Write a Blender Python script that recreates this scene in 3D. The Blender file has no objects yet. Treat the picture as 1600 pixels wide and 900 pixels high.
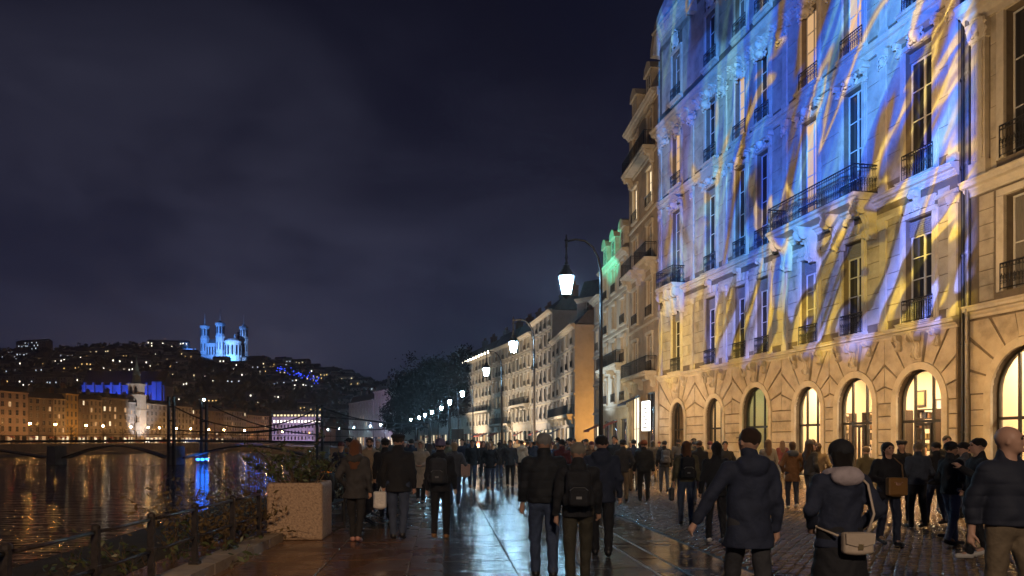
import bpy, math, random
import numpy as np
from mathutils import Vector, Matrix
R = random.Random(7)
PI = math.pi
SC = bpy.context.scene
COL = SC.collection
FPX, EYE, HOR = 1200.0, 1.68, 690.0        # focal length in photo pixels, eye height, horizon row

# ------------------------------------------------------------------ camera
cam_d = bpy.data.cameras.new('camera'); cam_d.lens = 27.0; cam_d.sensor_width = 36.0
cam_d.shift_y = 0.15; cam_d.clip_end = 6000; cam_d.clip_start = 0.1
cam = bpy.data.objects.new('camera', cam_d); COL.objects.link(cam)
cam.location = (0, 0, EYE); cam.rotation_euler = (PI/2, 0, 0); SC.camera = cam
SC.view_settings.view_transform = 'Standard'; SC.view_settings.look = 'None'
SC.view_settings.exposure = 0.3; SC.view_settings.gamma = 1.0
SC.cycles.use_denoising = True
SC.cycles.max_bounces = 5; SC.cycles.diffuse_bounces = 2; SC.cycles.glossy_bounces = 3
SC.cycles.transparent_max_bounces = 8; SC.cycles.transmission_bounces = 3
SC.cycles.sample_clamp_indirect = 6.0; SC.cycles.caustics_reflective = False; SC.cycles.caustics_refractive = False

# ------------------------------------------------------------------ night sky (world)
W = bpy.data.worlds.new('World'); SC.world = W; W.use_nodes = True
nt = W.node_tree; nt.nodes.clear()
def N(tree, t, **kw):
    n = tree.nodes.new(t)
    for k, v in kw.items(): setattr(n, k, v)
    return n
def ramp(tree, fac, stops, interp='LINEAR'):
    r = N(tree, 'ShaderNodeValToRGB'); r.color_ramp.interpolation = interp
    el = r.color_ramp.elements
    while len(el) < len(stops): el.new(0.5)
    for e, (p, c) in zip(el, stops): e.position = p; e.color = (*c, 1) if len(c) == 3 else c
    tree.links.new(fac, r.inputs[0]); return r.outputs[0]
def math_n(tree, op, a, b=None, c=None, clamp=False):
    m = N(tree, 'ShaderNodeMath', operation=op); m.use_clamp = clamp
    for i, v in enumerate((a, b, c)):
        if v is None: continue
        if isinstance(v, (int, float)): m.inputs[i].default_value = v
        else: tree.links.new(v, m.inputs[i])
    return m.outputs[0]
tc = N(nt, 'ShaderNodeTexCoord')
sep = N(nt, 'ShaderNodeSeparateXYZ'); nt.links.new(tc.outputs['Generated'], sep.inputs[0])
base = ramp(nt, sep.outputs['Z'], [(0.0, (.019, .023, .052)), (.12, (.0135, .015, .035)), (.3, (.0065, .0065, .016)), (.6, (.0025, .0025, .007)), (1, (.002, .002, .005))])
mp = N(nt, 'ShaderNodeMapping'); mp.inputs['Scale'].default_value = (1.6, 1.6, 3.6); nt.links.new(tc.outputs['Generated'], mp.inputs[0])
cn = N(nt, 'ShaderNodeTexNoise'); cn.inputs['Scale'].default_value = 1.7; cn.inputs['Detail'].default_value = 6; cn.inputs['Roughness'].default_value = .5
cn.inputs['Distortion'].default_value = .35
nt.links.new(mp.outputs[0], cn.inputs['Vector'])
cl = ramp(nt, cn.outputs['Fac'], [(.40, (0, 0, 0)), (.58, (.007, .0068, .0115)), (.74, (.018, .0175, .027))], 'EASE')
ad = N(nt, 'ShaderNodeMix', data_type='RGBA', blend_type='ADD'); ad.inputs[0].default_value = 1
zm = ramp(nt, sep.outputs['Z'], [(0, (.9, .9, .9)), (.2, (1.3, 1.3, 1.3)), (.36, (.45, .45, .45)), (.52, (.08, .08, .08))])
mu = N(nt, 'ShaderNodeMix', data_type='RGBA', blend_type='MULTIPLY'); mu.inputs[0].default_value = 1; nt.links.new(cl, mu.inputs[6]); nt.links.new(zm, mu.inputs[7])
nt.links.new(base, ad.inputs[6]); nt.links.new(mu.outputs[2], ad.inputs[7])
dp = N(nt, 'ShaderNodeVectorMath', operation='DOT_PRODUCT'); nt.links.new(tc.outputs['Generated'], dp.inputs[0]); dp.inputs[1].default_value = Vector((-.36, .9, .25)).normalized()
gl = ramp(nt, dp.outputs['Value'], [(.86, (0, 0, 0)), (.95, (.14, .14, .14)), (1, (.55, .55, .55))], 'EASE')
n9 = ramp(nt, cn.outputs['Fac'], [(.3, (.002, .002, .004)), (.7, (.028, .029, .042))]); m9 = N(nt, 'ShaderNodeMix', data_type='RGBA', blend_type='MULTIPLY'); m9.inputs[0].default_value = 1   # cloud lit by the city below
nt.links.new(gl, m9.inputs[6]); nt.links.new(n9, m9.inputs[7]); a9 = N(nt, 'ShaderNodeMix', data_type='RGBA', blend_type='ADD'); a9.inputs[0].default_value = 1; nt.links.new(ad.outputs[2], a9.inputs[6]); nt.links.new(m9.outputs[2], a9.inputs[7]); ad = a9
bg = N(nt, 'ShaderNodeBackground'); bg.inputs['Strength'].default_value = 1.0
nt.links.new(ad.outputs[2], bg.inputs['Color'])
wo = N(nt, 'ShaderNodeOutputWorld'); nt.links.new(bg.outputs[0], wo.inputs['Surface'])

# ------------------------------------------------------------------ off-frame projector, unseen warm spots added as fill
FP0 = Vector((15.3, 26.35, 0)); FS = Vector((-.2195, .9756, 0)); FN = Vector((-.9756, -.2195, 0))   # main facade: origin, along, outward
def look(o, tgt):
    o.rotation_euler = (Vector(tgt)-o.location).to_track_quat('-Z', 'Y').to_euler()
def spot(name, loc, tgt, power, col, size, blend=.5, radius=.15):
    l = bpy.data.lights.new(name, 'SPOT'); l.energy = power; l.color = col; l.spot_size = math.radians(size)
    l.spot_blend = blend; l.shadow_soft_size = radius
    o = bpy.data.objects.new(name, l); COL.objects.link(o); o.location = loc; look(o, tgt); return o
PROJ = Vector((-3.0, 1.0, 7.5))
pj = spot('show_projector', PROJ, (11.5, 36, 15), 190000, (1, 1, 1), 88, .12, .03)
def projector_nodes(l, L):
    l.use_nodes = True; t = l.node_tree; t.nodes.clear()
    geo = N(t, 'ShaderNodeNewGeometry')
    def vm(op, a, b=None):
        m = N(t, 'ShaderNodeVectorMath', operation=op)
        for i, v in enumerate((a, b)):
            if v is None: continue
            if isinstance(v, (tuple, Vector)): m.inputs[i].default_value = tuple(v)
            else: t.links.new(v, m.inputs[i])
        return m
    d = vm('SCALE', geo.outputs['Incoming']); d.inputs['Scale'].default_value = INC_SIGN
    dn = vm('DOT_PRODUCT', d.outputs[0], FN).outputs['Value']
    k = math_n(t, 'DIVIDE', float(FN.dot(FP0-L)), dn)
    sc = N(t, 'ShaderNodeVectorMath', operation='SCALE'); t.links.new(d.outputs[0], sc.inputs[0]); t.links.new(k, sc.inputs['Scale'])
    hit = vm('ADD', sc.outputs[0], L-FP0)
    s = vm('DOT_PRODUCT', hit.outputs[0], FS).outputs['Value']
    z = vm('DOT_PRODUCT', hit.outputs[0], (0, 0, 1)).outputs['Value']
    zs = math_n(t, 'MULTIPLY', z, math_n(t, 'SUBTRACT', 1.25, math_n(t, 'DIVIDE', s, 21)))
    def noise(ax, az, cx, cz, detail, dist, off):       # streaks: u = ax*s+az*z, v = cx*s+cz*z
        u = math_n(t, 'ADD', math_n(t, 'MULTIPLY', s, ax), math_n(t, 'MULTIPLY', zs, az))
        v = math_n(t, 'ADD', math_n(t, 'MULTIPLY', s, cx), math_n(t, 'MULTIPLY', z, cz))
        c = N(t, 'ShaderNodeCombineXYZ'); t.links.new(u, c.inputs[0]); t.links.new(v, c.inputs[1]); c.inputs[2].default_value = off
        n = N(t, 'ShaderNodeTexNoise'); n.inputs['Scale'].default_value = 1; n.inputs['Detail'].default_value = detail
        n.inputs['Distortion'].default_value = dist; n.inputs['Roughness'].default_value = .45; t.links.new(c.outputs[0], n.inputs['Vector']); return n.outputs['Fac']
    n1 = noise(.50, .20, .05, .10, 2.8, .7, 1.3)
    n2 = noise(.42, .19, -.04, .13, 2.6, .95, 7.7)
    n3 = noise(.28, .06, -.03, .16, 1.5, .4, 4.1)
    blue = ramp(t, n1, [(.37, (.13, .08, .04)), (.39, (.01, .07, .6)), (.46, (.02, .16, 1.0)), (.49, (.09, .36, 1.0)), (.53, (.05, .27, 1.0)), (.575, (.06, .30, 1.0)), (.59, (.20, .56, 1.0)), (.62, (.14, .46, 1.0)), (.64, (.03, .18, .95)), (.72, (.28, .65, 1.0))])
    yel = ramp(t, n2, [(.5, (.30, .19, .05)), (.57, (.62, .43, .09)), (.595, (.8, .6, .2)), (.605, (.35, .22, .06)), (.67, (.3, .2, .06))])
    low = ramp(t, n2, [(.36, (.14, .22, .95)), (.42, (.25, .3, .9)), (.435, (.07, .05, .04)), (.48, (.08, .06, .04)), (.495, (.6, .42, .08)), (.56, (.62, .42, .07)), (.6, (.75, .53, .13)), (.61, (.1, .07, .04)), (.66, (.3, .32, .85))])
    up = N(t, 'ShaderNodeMix', data_type='RGBA', blend_type='MIX')
    m = ramp(t, n2, [(.55, (0, 0, 0)), (.575, (.7, .7, .7)), (.605, (.7, .7, .7)), (.635, (0, 0, 0))]); t.links.new(m, up.inputs[0])
    t.links.new(blue, up.inputs[6]); t.links.new(yel, up.inputs[7])
    mx = N(t, 'ShaderNodeMix', data_type='RGBA', blend_type='MIX')
    zz = math_n(t, 'ADD', z, math_n(t, 'MULTIPLY', math_n(t, 'SUBTRACT', n3, .5), 9))
    f = math_n(t, 'DIVIDE', math_n(t, 'SUBTRACT', zz, 9.6), 2.2, clamp=True); t.links.new(f, mx.inputs[0])
    t.links.new(low, mx.inputs[6]); t.links.new(up.outputs[2], mx.inputs[7])
    # the projected picture ends above the shop arches and a little past the party wall; dark gaps between the streaks
    e1 = math_n(t, 'DIVIDE', math_n(t, 'SUBTRACT', math_n(t, 'ADD', z, math_n(t, 'MULTIPLY', math_n(t, 'SUBTRACT', n1, .5), 3)), 5.4), 1.0, clamp=True)
    e2 = math_n(t, 'DIVIDE', math_n(t, 'ADD', s, .9), .5, clamp=True)
    e3 = math_n(t, 'DIVIDE', math_n(t, 'SUBTRACT', 25.6, s), .4, clamp=True)
    gap = ramp(t, n3, [(.37, (.3, .3, .3)), (.41, (1, 1, 1))])
    e = math_n(t, 'MULTIPLY', math_n(t, 'MULTIPLY', e1, e2), math_n(t, 'MULTIPLY', e3, gap))
    # throw compensation: the far end of the facade is met at more distance
    em = N(t, 'ShaderNodeEmission'); t.links.new(mx.outputs[2], em.inputs['Color']); t.links.new(e, em.inputs['Strength'])
    o = N(t, 'ShaderNodeOutputLight'); t.links.new(em.outputs[0], o.inputs['Surface'])
INC_SIGN = -1.0
projector_nodes(pj.data, PROJ)
WARM = (1.0, .66, .34)
spot('unseen_warm_spot', (3.5, 9.0, 8.5), (13.5, 32, 9.0), 3200, (1, .60, .26), 96, .9, .3)  # unseen warm spot aimed at the projected facade
spot('crowd_fill_spot', (1.0, -7.0, 7.5), (3.0, 9, 0), 2900, (1, .76, .56), 90, .9, .35)  # fill spot behind the viewer, added to lift the dark coats
for s_ in (-5.5, .5, 6.5, 12.5, 19, 25):     # added spots without fixtures: warm wash on shop fronts and cobbles
    q = FP0+FS*s_+FN*7.0; spot('unseen_warm_spot', (q.x, q.y, 6.0), tuple(FP0+FS*s_+FN*3.6), 1080, (1, .54, .165), 140, .35, .15)
q = FP0-FS*3.5+FN*8; spot('unseen_warm_spot', (q.x, q.y, 5.0), tuple(FP0-FS*3.5+Vector((0, 0, 11))), 2400, (1, .62, .26), 75, .9, .2)  # added fill from an unseen spot, brightens the right-edge house
spot('unseen_warm_spot', (-1.0, -4.0, 6.5), (-4.3, 11.6, 0), 2400, (1, .56, .24), 26, .9, .2)  # narrow unseen spot, added to warm the planter
spot('unseen_warm_spot', (-3.4, 34.0, 0.6), (9.5, 56, 13), 16000, (1, .64, .32), 70, .9, .3)  # unseen warm spot aimed at the brown house

# ------------------------------------------------------------------ object helpers
def tag(o, label=None, cat=None, group=None, kind=None):
    if label: o['label'] = label
    if cat: o['category'] = cat
    if group: o['group'] = group
    if kind: o['kind'] = kind
    return o
def obj(name, data, parent=None, loc=None, rz=None, m=None, kind=None):
    o = bpy.data.objects.new(name, data); COL.objects.link(o)
    if parent is not None: o.parent = parent
    if loc is not None: o.location = loc
    if rz is not None: o.rotation_euler = (0, 0, rz)
    if m is not None and data is not None:
        if len(data.materials) == 0: data.materials.append(m)
        elif data.materials[0] is not m:
            o.material_slots[0].link = 'OBJECT'; o.material_slots[0].material = m
    if kind: o['kind'] = kind
    return o
def thing(name, label, cat, loc=(0, 0, 0), rz=0, group=None):
    return tag(obj(name, None, None, loc, rz), label, cat, group)
class MB:
    def __init__(s): s.v = []; s.f = []
    def poly(s, pts):
        i = len(s.v); s.v += [tuple(p) for p in pts]; s.f.append(tuple(range(i, i+len(pts)))); return s
    def box(s, x0, x1, y0, y1, z0, z1):
        i = len(s.v)
        s.v += [(x0,y0,z0),(x1,y0,z0),(x1,y1,z0),(x0,y1,z0),(x0,y0,z1),(x1,y0,z1),(x1,y1,z1),(x0,y1,z1)]
        s.f += [(i,i+3,i+2,i+1),(i+4,i+5,i+6,i+7),(i,i+1,i+5,i+4),(i+1,i+2,i+6,i+5),(i+2,i+3,i+7,i+6),(i+3,i,i+4,i+7)]; return s
    def frus(s, x0, x1, y0, y1, z0, z1, c):        # block with chamfered front face (front = +y)
        i = len(s.v)
        s.v += [(x0,y0,z0),(x1,y0,z0),(x1,y0,z1),(x0,y0,z1),(x0,y1-c,z0),(x1,y1-c,z0),(x1,y1-c,z1),(x0,y1-c,z1),
                (x0+c,y1,z0+c),(x1-c,y1,z0+c),(x1-c,y1,z1-c),(x0+c,y1,z1-c)]
        for a, b in ((0,1),(1,2),(2,3),(3,0)):
            s.f.append((i+a,i+b,i+b+4,i+a+4)); s.f.append((i+a+4,i+b+4,i+b+8,i+a+8))
        s.f.append((i+8,i+9,i+10,i+11)); return s
    def prism(s, pts, axis, a, b):                 # closed outline extruded along an axis: pts are the two other coordinates
        def P(p, t): return (t, p[0], p[1]) if axis == 'x' else ((p[0], t, p[1]) if axis == 'y' else (p[0], p[1], t))
        i = len(s.v); n = len(pts); s.v += [P(p, a) for p in pts]+[P(p, b) for p in pts]
        s.f.append(tuple(range(i+n-1, i-1, -1))); s.f.append(tuple(range(i+n, i+2*n)))
        for k in range(n): s.f.append((i+k, i+(k+1) % n, i+n+(k+1) % n, i+n+k))
        return s
    def tube(s, pts, r, n=6, cap=True):
        pts = [Vector(p) for p in pts]; rr = r if isinstance(r, (list, tuple)) else [r]*len(pts); i0 = len(s.v)
        up = None
        for k, p in enumerate(pts):
            d = (pts[min(k+1, len(pts)-1)]-pts[max(k-1, 0)]).normalized()
            if up is None: up = Vector((0, 0, 1)) if abs(d.z) < .9 else Vector((1, 0, 0))
            a = d.cross(up).normalized(); b = a.cross(d).normalized(); up = b
            for j in range(n):
                t = 2*PI*j/n; s.v.append(tuple(p+(a*math.cos(t)+b*math.sin(t))*rr[k]))
        for k in range(len(pts)-1):
            for j in range(n):
                s.f.append((i0+k*n+j, i0+k*n+(j+1) % n, i0+(k+1)*n+(j+1) % n, i0+(k+1)*n+j))
        if cap:
            s.f.append(tuple(i0+j for j in range(n-1, -1, -1))); e = i0+(len(pts)-1)*n; s.f.append(tuple(e+j for j in range(n)))
        return s
    def lathe(s, prof, n=10, c=(0, 0, 0)):         # prof: (r, z)
        i0 = len(s.v)
        for r, z in prof:
            for j in range(n):
                t = 2*PI*j/n; s.v.append((c[0]+r*math.cos(t), c[1]+r*math.sin(t), c[2]+z))
        for k in range(len(prof)-1):
            for j in range(n): s.f.append((i0+k*n+j, i0+k*n+(j+1) % n, i0+(k+1)*n+(j+1) % n, i0+(k+1)*n+j))
        s.f.append(tuple(i0+j for j in range(n-1, -1, -1))); e = i0+(len(prof)-1)*n; s.f.append(tuple(e+j for j in range(n)))
        return s
    def mesh(s, name, m=None, smooth=False):
        me = bpy.data.meshes.new(name); me.from_pydata(s.v, [], s.f)
        if smooth: me.shade_smooth()
        if m: me.materials.append(m)
        me.update(); return me
    def build(s, name, m, parent=None, loc=None, rz=None, smooth=False, kind=None):
        return obj(name, s.mesh(name, None, smooth), parent, loc, rz, m, kind)
def np_mesh(name, V, Q, smooth=True):
    me = bpy.data.meshes.new(name); V = np.asarray(V, np.float32); Q = np.asarray(Q, np.int32)
    me.vertices.add(len(V)); me.vertices.foreach_set('co', V.ravel())
    k = Q.shape[1]; me.loops.add(Q.size); me.loops.foreach_set('vertex_index', Q.ravel())
    me.polygons.add(len(Q)); me.polygons.foreach_set('loop_start', np.arange(len(Q), dtype=np.int32)*k)
    me.polygons.foreach_set('loop_total', np.full(len(Q), k, np.int32))
    if smooth: me.polygons.foreach_set('use_smooth', np.ones(len(Q), bool))
    me.update(calc_edges=True); me.validate(); return me
# ------------------------------------------------------------------ materials
MC = {}
def mat(name, col, rough=.7, metal=0, var=0, vs=3.0, bump=0, bs=20.0, wet=0, emit=None, es=0, spec=None, col2=None, stretch=None, sheen=0):
    if name in MC: return MC[name]
    m = bpy.data.materials.new(name); m.use_nodes = True; t = m.node_tree; b = t.nodes['Principled BSDF']
    b.inputs['Base Color'].default_value = (*col, 1); b.inputs['Roughness'].default_value = rough; b.inputs['Metallic'].default_value = metal
    if spec is not None: b.inputs['Specular IOR Level'].default_value = spec
    if sheen: b.inputs['Sheen Weight'].default_value = sheen
    if emit: b.inputs['Emission Color'].default_value = (*emit, 1); b.inputs['Emission Strength'].default_value = es
    if var or bump or wet:
        g = N(t, 'ShaderNodeTexCoord'); vec = g.outputs['Object']
        gi = N(t, 'ShaderNodeObjectInfo')
        if stretch:
            mp = N(t, 'ShaderNodeMapping'); mp.inputs['Scale'].default_value = stretch; t.links.new(vec, mp.inputs[0]); vec = mp.outputs[0]
        else:
            av = N(t, 'ShaderNodeVectorMath', operation='ADD'); t.links.new(vec, av.inputs[0])
            sc_ = N(t, 'ShaderNodeVectorMath', operation='SCALE'); t.links.new(gi.outputs['Location'], sc_.inputs[0]); sc_.inputs['Scale'].default_value = .73
            t.links.new(sc_.outputs[0], av.inputs[1]); vec = av.outputs[0]
        if var:
            n = N(t, 'ShaderNodeTexNoise'); n.inputs['Scale'].default_value = vs; n.inputs['Detail'].default_value = 6; n.inputs['Roughness'].default_value = .62
            t.links.new(vec, n.inputs['Vector'])
            c2 = col2 or tuple(c*(1-var) for c in col); c1 = tuple(min(1, c*(1+var*.6)) for c in col)
            o = ramp(t, n.outputs['Fac'], [(.3, c2), (.5, col), (.72, c1)])
            t.links.new(o, b.inputs['Base Color'])
        if bump:
            n = N(t, 'ShaderNodeTexNoise'); n.inputs['Scale'].default_value = bs; n.inputs['Detail'].default_value = 5; t.links.new(vec, n.inputs['Vector'])
            bp = N(t, 'ShaderNodeBump'); bp.inputs['Strength'].default_value = bump; bp.inputs['Distance'].default_value = .02
            t.links.new(n.outputs['Fac'], bp.inputs['Height']); t.links.new(bp.outputs[0], b.inputs['Normal'])
        if wet:
            n = N(t, 'ShaderNodeTexNoise'); n.inputs['Scale'].default_value = wet; n.inputs['Detail'].default_value = 3; t.links.new(vec, n.inputs['Vector'])
            o = ramp(t, n.outputs['Fac'], [(.38, (rough*.35,)*3), (.62, (rough,)*3)]); t.links.new(o, b.inputs['Roughness'])
    MC[name] = m; return m
def emis(name, col, st, sample=True):
    if name in MC: return MC[name]
    m = bpy.data.materials.new(name); m.use_nodes = True; t = m.node_tree; t.nodes.clear()
    e = N(t, 'ShaderNodeEmission'); e.inputs[0].default_value = (*col, 1); e.inputs[1].default_value = st
    o = N(t, 'ShaderNodeOutputMaterial'); t.links.new(e.outputs[0], o.inputs[0])
    if not sample: m.cycles.emission_sampling = 'NONE'
    MC[name] = m; return m
def glass(name, tint=(1, 1, 1), ior=1.5):
    if name in MC: return MC[name]
    m = bpy.data.materials.new(name); m.use_nodes = True; t = m.node_tree; t.nodes.clear()
    lw = N(t, 'ShaderNodeLayerWeight'); lw.inputs[0].default_value = .5
    f = N(t, 'ShaderNodeMath', operation='MULTIPLY_ADD'); pw = math_n(t, 'POWER', lw.outputs['Facing'], 4.0); t.links.new(pw, f.inputs[0]); f.inputs[1].default_value = .5; f.inputs[2].default_value = .04
    a = N(t, 'ShaderNodeBsdfTransparent'); a.inputs[0].default_value = (*tint, 1)
    g = N(t, 'ShaderNodeBsdfGlossy'); g.inputs['Roughness'].default_value = .02
    x = N(t, 'ShaderNodeMixShader'); t.links.new(f.outputs[0], x.inputs[0]); t.links.new(a.outputs[0], x.inputs[1]); t.links.new(g.outputs[0], x.inputs[2])
    o = N(t, 'ShaderNodeOutputMaterial'); t.links.new(x.outputs[0], o.inputs[0]); MC[name] = m; return m
STONE = mat('limestone', (.36, .315, .25), .8, var=.42, vs=1.3, bump=.35, bs=14)
STONE_J = mat('limestone_joint', (.12, .095, .07), .9, var=.3, vs=3)
TRIM = mat('carved_limestone', (.43, .385, .31), .75, var=.22, vs=2.4, bump=.25, bs=22)
STONE2 = mat('brown_limestone', (.29, .23, .165), .85, var=.35, vs=1.1, bump=.3, bs=9)
STONE3 = mat('grey_render', (.30, .28, .26), .85, var=.2, vs=.7)
STONE4 = mat('pale_render', (.42, .38, .31), .85, var=.2, vs=.7)
IRON = mat('black_iron', (.012, .013, .018), .45, .3)
IRON2 = mat('dark_painted_steel', (.02, .02, .022), .4, .2, var=.5, vs=8)
RAILM = mat('wet_railing_paint', (.05, .045, .045), .3, .5, var=.5, vs=12)
FRAME = mat('painted_window_frame', (.42, .42, .42), .5)
FRAME_D = mat('dark_shop_frame', (.03, .028, .026), .35, .2)
PANE = mat('dark_window_glass', (.018, .02, .026), .06, spec=.8)
PANE_C = mat('curtained_window_glass', (.13, .12, .11), .12, spec=.8, var=.4, vs=6, stretch=(9, 1, .4))
PANE_L = mat('lit_window_glass', (.3, .2, .12), .2, emit=(1.0, .62, .3), es=.5)
PANE_L2 = mat('bright_lit_window_glass', (.3, .25, .2), .2, emit=(1.0, .8, .5), es=1.3)
for _m in (PANE_L, PANE_L2): _m.cycles.emission_sampling = 'NONE'
BLIND = mat('slatted_blind', (.16, .16, .17), .6)
ZINC = mat('zinc_roof', (.10, .105, .12), .5, .2, var=.4, vs=1.5)
SLATE = mat('dark_slate', (.05, .05, .058), .6, var=.4, vs=2)
BRICK = mat('chimney_brick', (.20, .10, .07), .9, var=.4, vs=5)
SHOPG = glass('shop_glass')
# ------------------------------------------------------------------ ground, quay, water
def interp(tab, y):
    if y <= tab[0][0]: 
        (a, b), (c, d) = tab[0], tab[1]
    else:
        for k in range(len(tab)-1):
            (a, b), (c, d) = tab[k], tab[k+1]
            if y <= c: break
    return b+(d-b)*(y-a)/(c-a)
EDGE = [(-6, -3.6), (5, -3.88), (13, -4.35), (24, -6), (40, -9), (54, -11.5), (79, -16), (113, -23), (165, -35), (240, -60), (313, -95), (400, -140), (520, -190)]
FAC = [(-20, 25.7), (26.35, 15.3), (50.85, 9.79), (59.4, 9.05), (69, 8.1), (82.6, 6.75), (98.4, 5.17), (112, 2.8), (124, 0), (135, -3.4), (146, -6.7), (158, -10.5), (200, -24), (260, -44), (330, -80)]
LAMPL = [(24, 1.7), (39.7, .07), (53.8, -1.8), (79, -5.1), (96, -7.8), (113, -10.4), (165, -20.6), (240, -42.8), (313, -75)]
WATER_Z = -3.3
def water_mat():
    m = bpy.data.materials.new('river_water'); m.use_nodes = True; t = m.node_tree; b = t.nodes['Principled BSDF']
    b.inputs['Base Color'].default_value = (.006, .009, .013, 1); b.inputs['Roughness'].default_value = .07; b.inputs['IOR'].default_value = 1.33
    g = N(t, 'ShaderNodeTexCoord'); h = None
    for sc, dist, st in (((.22, .7, 1), 1.0, 1.6), ((.8, 2.4, 1), .9, .75), ((3.0, 7.0, 1), .5, .16)):
        mp = N(t, 'ShaderNodeMapping'); mp.inputs['Scale'].default_value = sc; t.links.new(g.outputs['Object'], mp.inputs[0])
        n = N(t, 'ShaderNodeTexNoise'); n.inputs['Scale'].default_value = 1; n.inputs['Detail'].default_value = 2; n.inputs['Distortion'].default_value = dist
        t.links.new(mp.outputs[0], n.inputs['Vector']); v = math_n(t, 'MULTIPLY', n.outputs['Fac'], st)
        h = v if h is None else math_n(t, 'ADD', h, v)
    bp = N(t, 'ShaderNodeBump'); bp.inputs['Strength'].default_value = .9; bp.inputs['Distance'].default_value = .42
    t.links.new(h, bp.inputs['Height']); t.links.new(bp.outputs[0], b.inputs['Normal']); return m
tag(MB().poly([(-700, -40, 0), (120, -40, 0), (120, 620, 0), (-700, 620, 0)]).build('river_water', water_mat(), loc=(0, 0, WATER_Z)), kind='structure')

SLAB = mat('wet_brown_paving', (.16, .085, .045), .38, var=.3, vs=1.4, bump=.22, bs=7, wet=1.3)
SLAB2 = mat('wet_grey_paving', (.10, .098, .10), .25, var=.4, vs=1.2, bump=.9, bs=2.6, wet=.9, stretch=(.9, 4.5, 1))
SLAB3 = mat('wet_dark_paving', (.10, .075, .055), .3, var=.35, vs=1.1, bump=.22, bs=6, wet=1.2)
COB = mat('wet_cobblestone', (.17, .118, .075), .24, var=.45, vs=3.5, bump=.7, bs=14)
MORT = mat('paving_bed', (.035, .028, .022), .6, var=.4, vs=5)
ROADM = mat('wet_roadway', (.085, .075, .07), .25, var=.4, vs=.5, bump=.28, bs=2.6, wet=.4)
KERB = mat('pale_kerbstone', (.30, .26, .21), .5, var=.35, vs=5, bump=.3, bs=20)
LINEM = mat('pale_inlay_stone', (.5, .48, .44), .3, var=.3, vs=6)
# one sheet under everything on the right bank, out to the far hills
g = MB(); ys = [e[0] for e in EDGE]
for a, b in zip(ys, ys[1:]):
    g.poly([(interp(EDGE, a), a, -.03), (400, a, -.03), (400, b, -.03), (interp(EDGE, b), b, -.03)])
g.poly([(interp(EDGE, -6), -60, -.03), (400, -60, -.03), (400, -6, -.03), (interp(EDGE, -6), -6, -.03)])
for a, b in zip(ys, ys[1:]):
    xa, xb = interp(EDGE, a), interp(EDGE, b)
    g.poly([(xa, a, WATER_Z-1), (xa, a, -.03), (xb, b, -.03), (xb, b, WATER_Z-1)])
ground = tag(g.build('ground', MORT), kind='structure')
# far roadway
g = MB(); yy = [27, 33, 40, 48, 54, 62, 70, 79, 90, 100, 113, 124, 135, 146, 165, 200, 240, 313, 330]
for a, b in zip(yy, yy[1:]):
    g.poly([(interp(EDGE, a)+.3, a, 0), (interp(FAC, a)+1, a, 0), (interp(FAC, b)+1, b, 0), (interp(EDGE, b)+.3, b, 0)])
road = tag(g.build('roadway', ROADM), kind='structure')
# river parapet kerb beyond the railing (far quay edge)
PHI = math.atan(.09)
pave = tag(obj('pavement', None, None, (0, 0, 0), PHI), kind='structure')
def loc2w(a, b): return (a*math.cos(PHI)-b*math.sin(PHI), a*math.sin(PHI)+b*math.cos(PHI))
def slab_mesh(w, l, c=.012):
    m = MB(); i = 0; w2, l2 = w/2, l/2
    m.v = [(-w2, -l2, -.05), (w2, -l2, -.05), (w2, l2, -.05), (-w2, l2, -.05), (-w2, -l2, -c), (w2, -l2, -c), (w2, l2, -c), (-w2, l2, -c),
           (-w2+c, -l2+c, 0), (w2-c, -l2+c, 0), (w2-c, l2-c, 0), (-w2+c, l2-c, 0)]
    for a, b in ((0, 1), (1, 2), (2, 3), (3, 0)): m.f += [(a, b, b+4, a+4), (a+4, b+4, b+8, a+8)]
    m.f.append((8, 9, 10, 11)); return m
def lay(cols, mname, m, y0, y1, l):
    for a0, a1 in cols:
        me = slab_mesh(a1-a0-.008, l-.008).mesh('paving_slab', m)
        nb = int((y1-y0)/l); off = R.choice((0, l/2))
        for k in range(nb+1):
            b = y0-off+l*(k+.5)
            o = obj('paving_slab', me, pave, ((a0+a1)/2, b, R.uniform(-.0015, .0015)))
            o.rotation_euler = (R.uniform(-.0012, .0012), R.uniform(-.0012, .0012), 0)
lay([(-4.0, -2.75), (-2.75, -1.6), (-1.6, -.45), (-.45, 0)], 'a', SLAB, 6.3, 27.6, 1.9)
lay([(0, .95), (.95, 1.85), (1.85, 2.70)], 'b', SLAB2, 6.3, 27.6, 1.5)
lay([(2.74, 3.09), (3.13, 3.95)], 'c', SLAB3, 6.3, 27.6, 1.5)
for a in (2.70, 3.09):
    for k in range(14):
        obj('inlay_strip', MC.setdefault('inl', slab_mesh(.036, 1.49, .004).mesh('inlay_strip', LINEM)), pave, (a+.02, 6.3+1.5*k+.75, .002))
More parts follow.
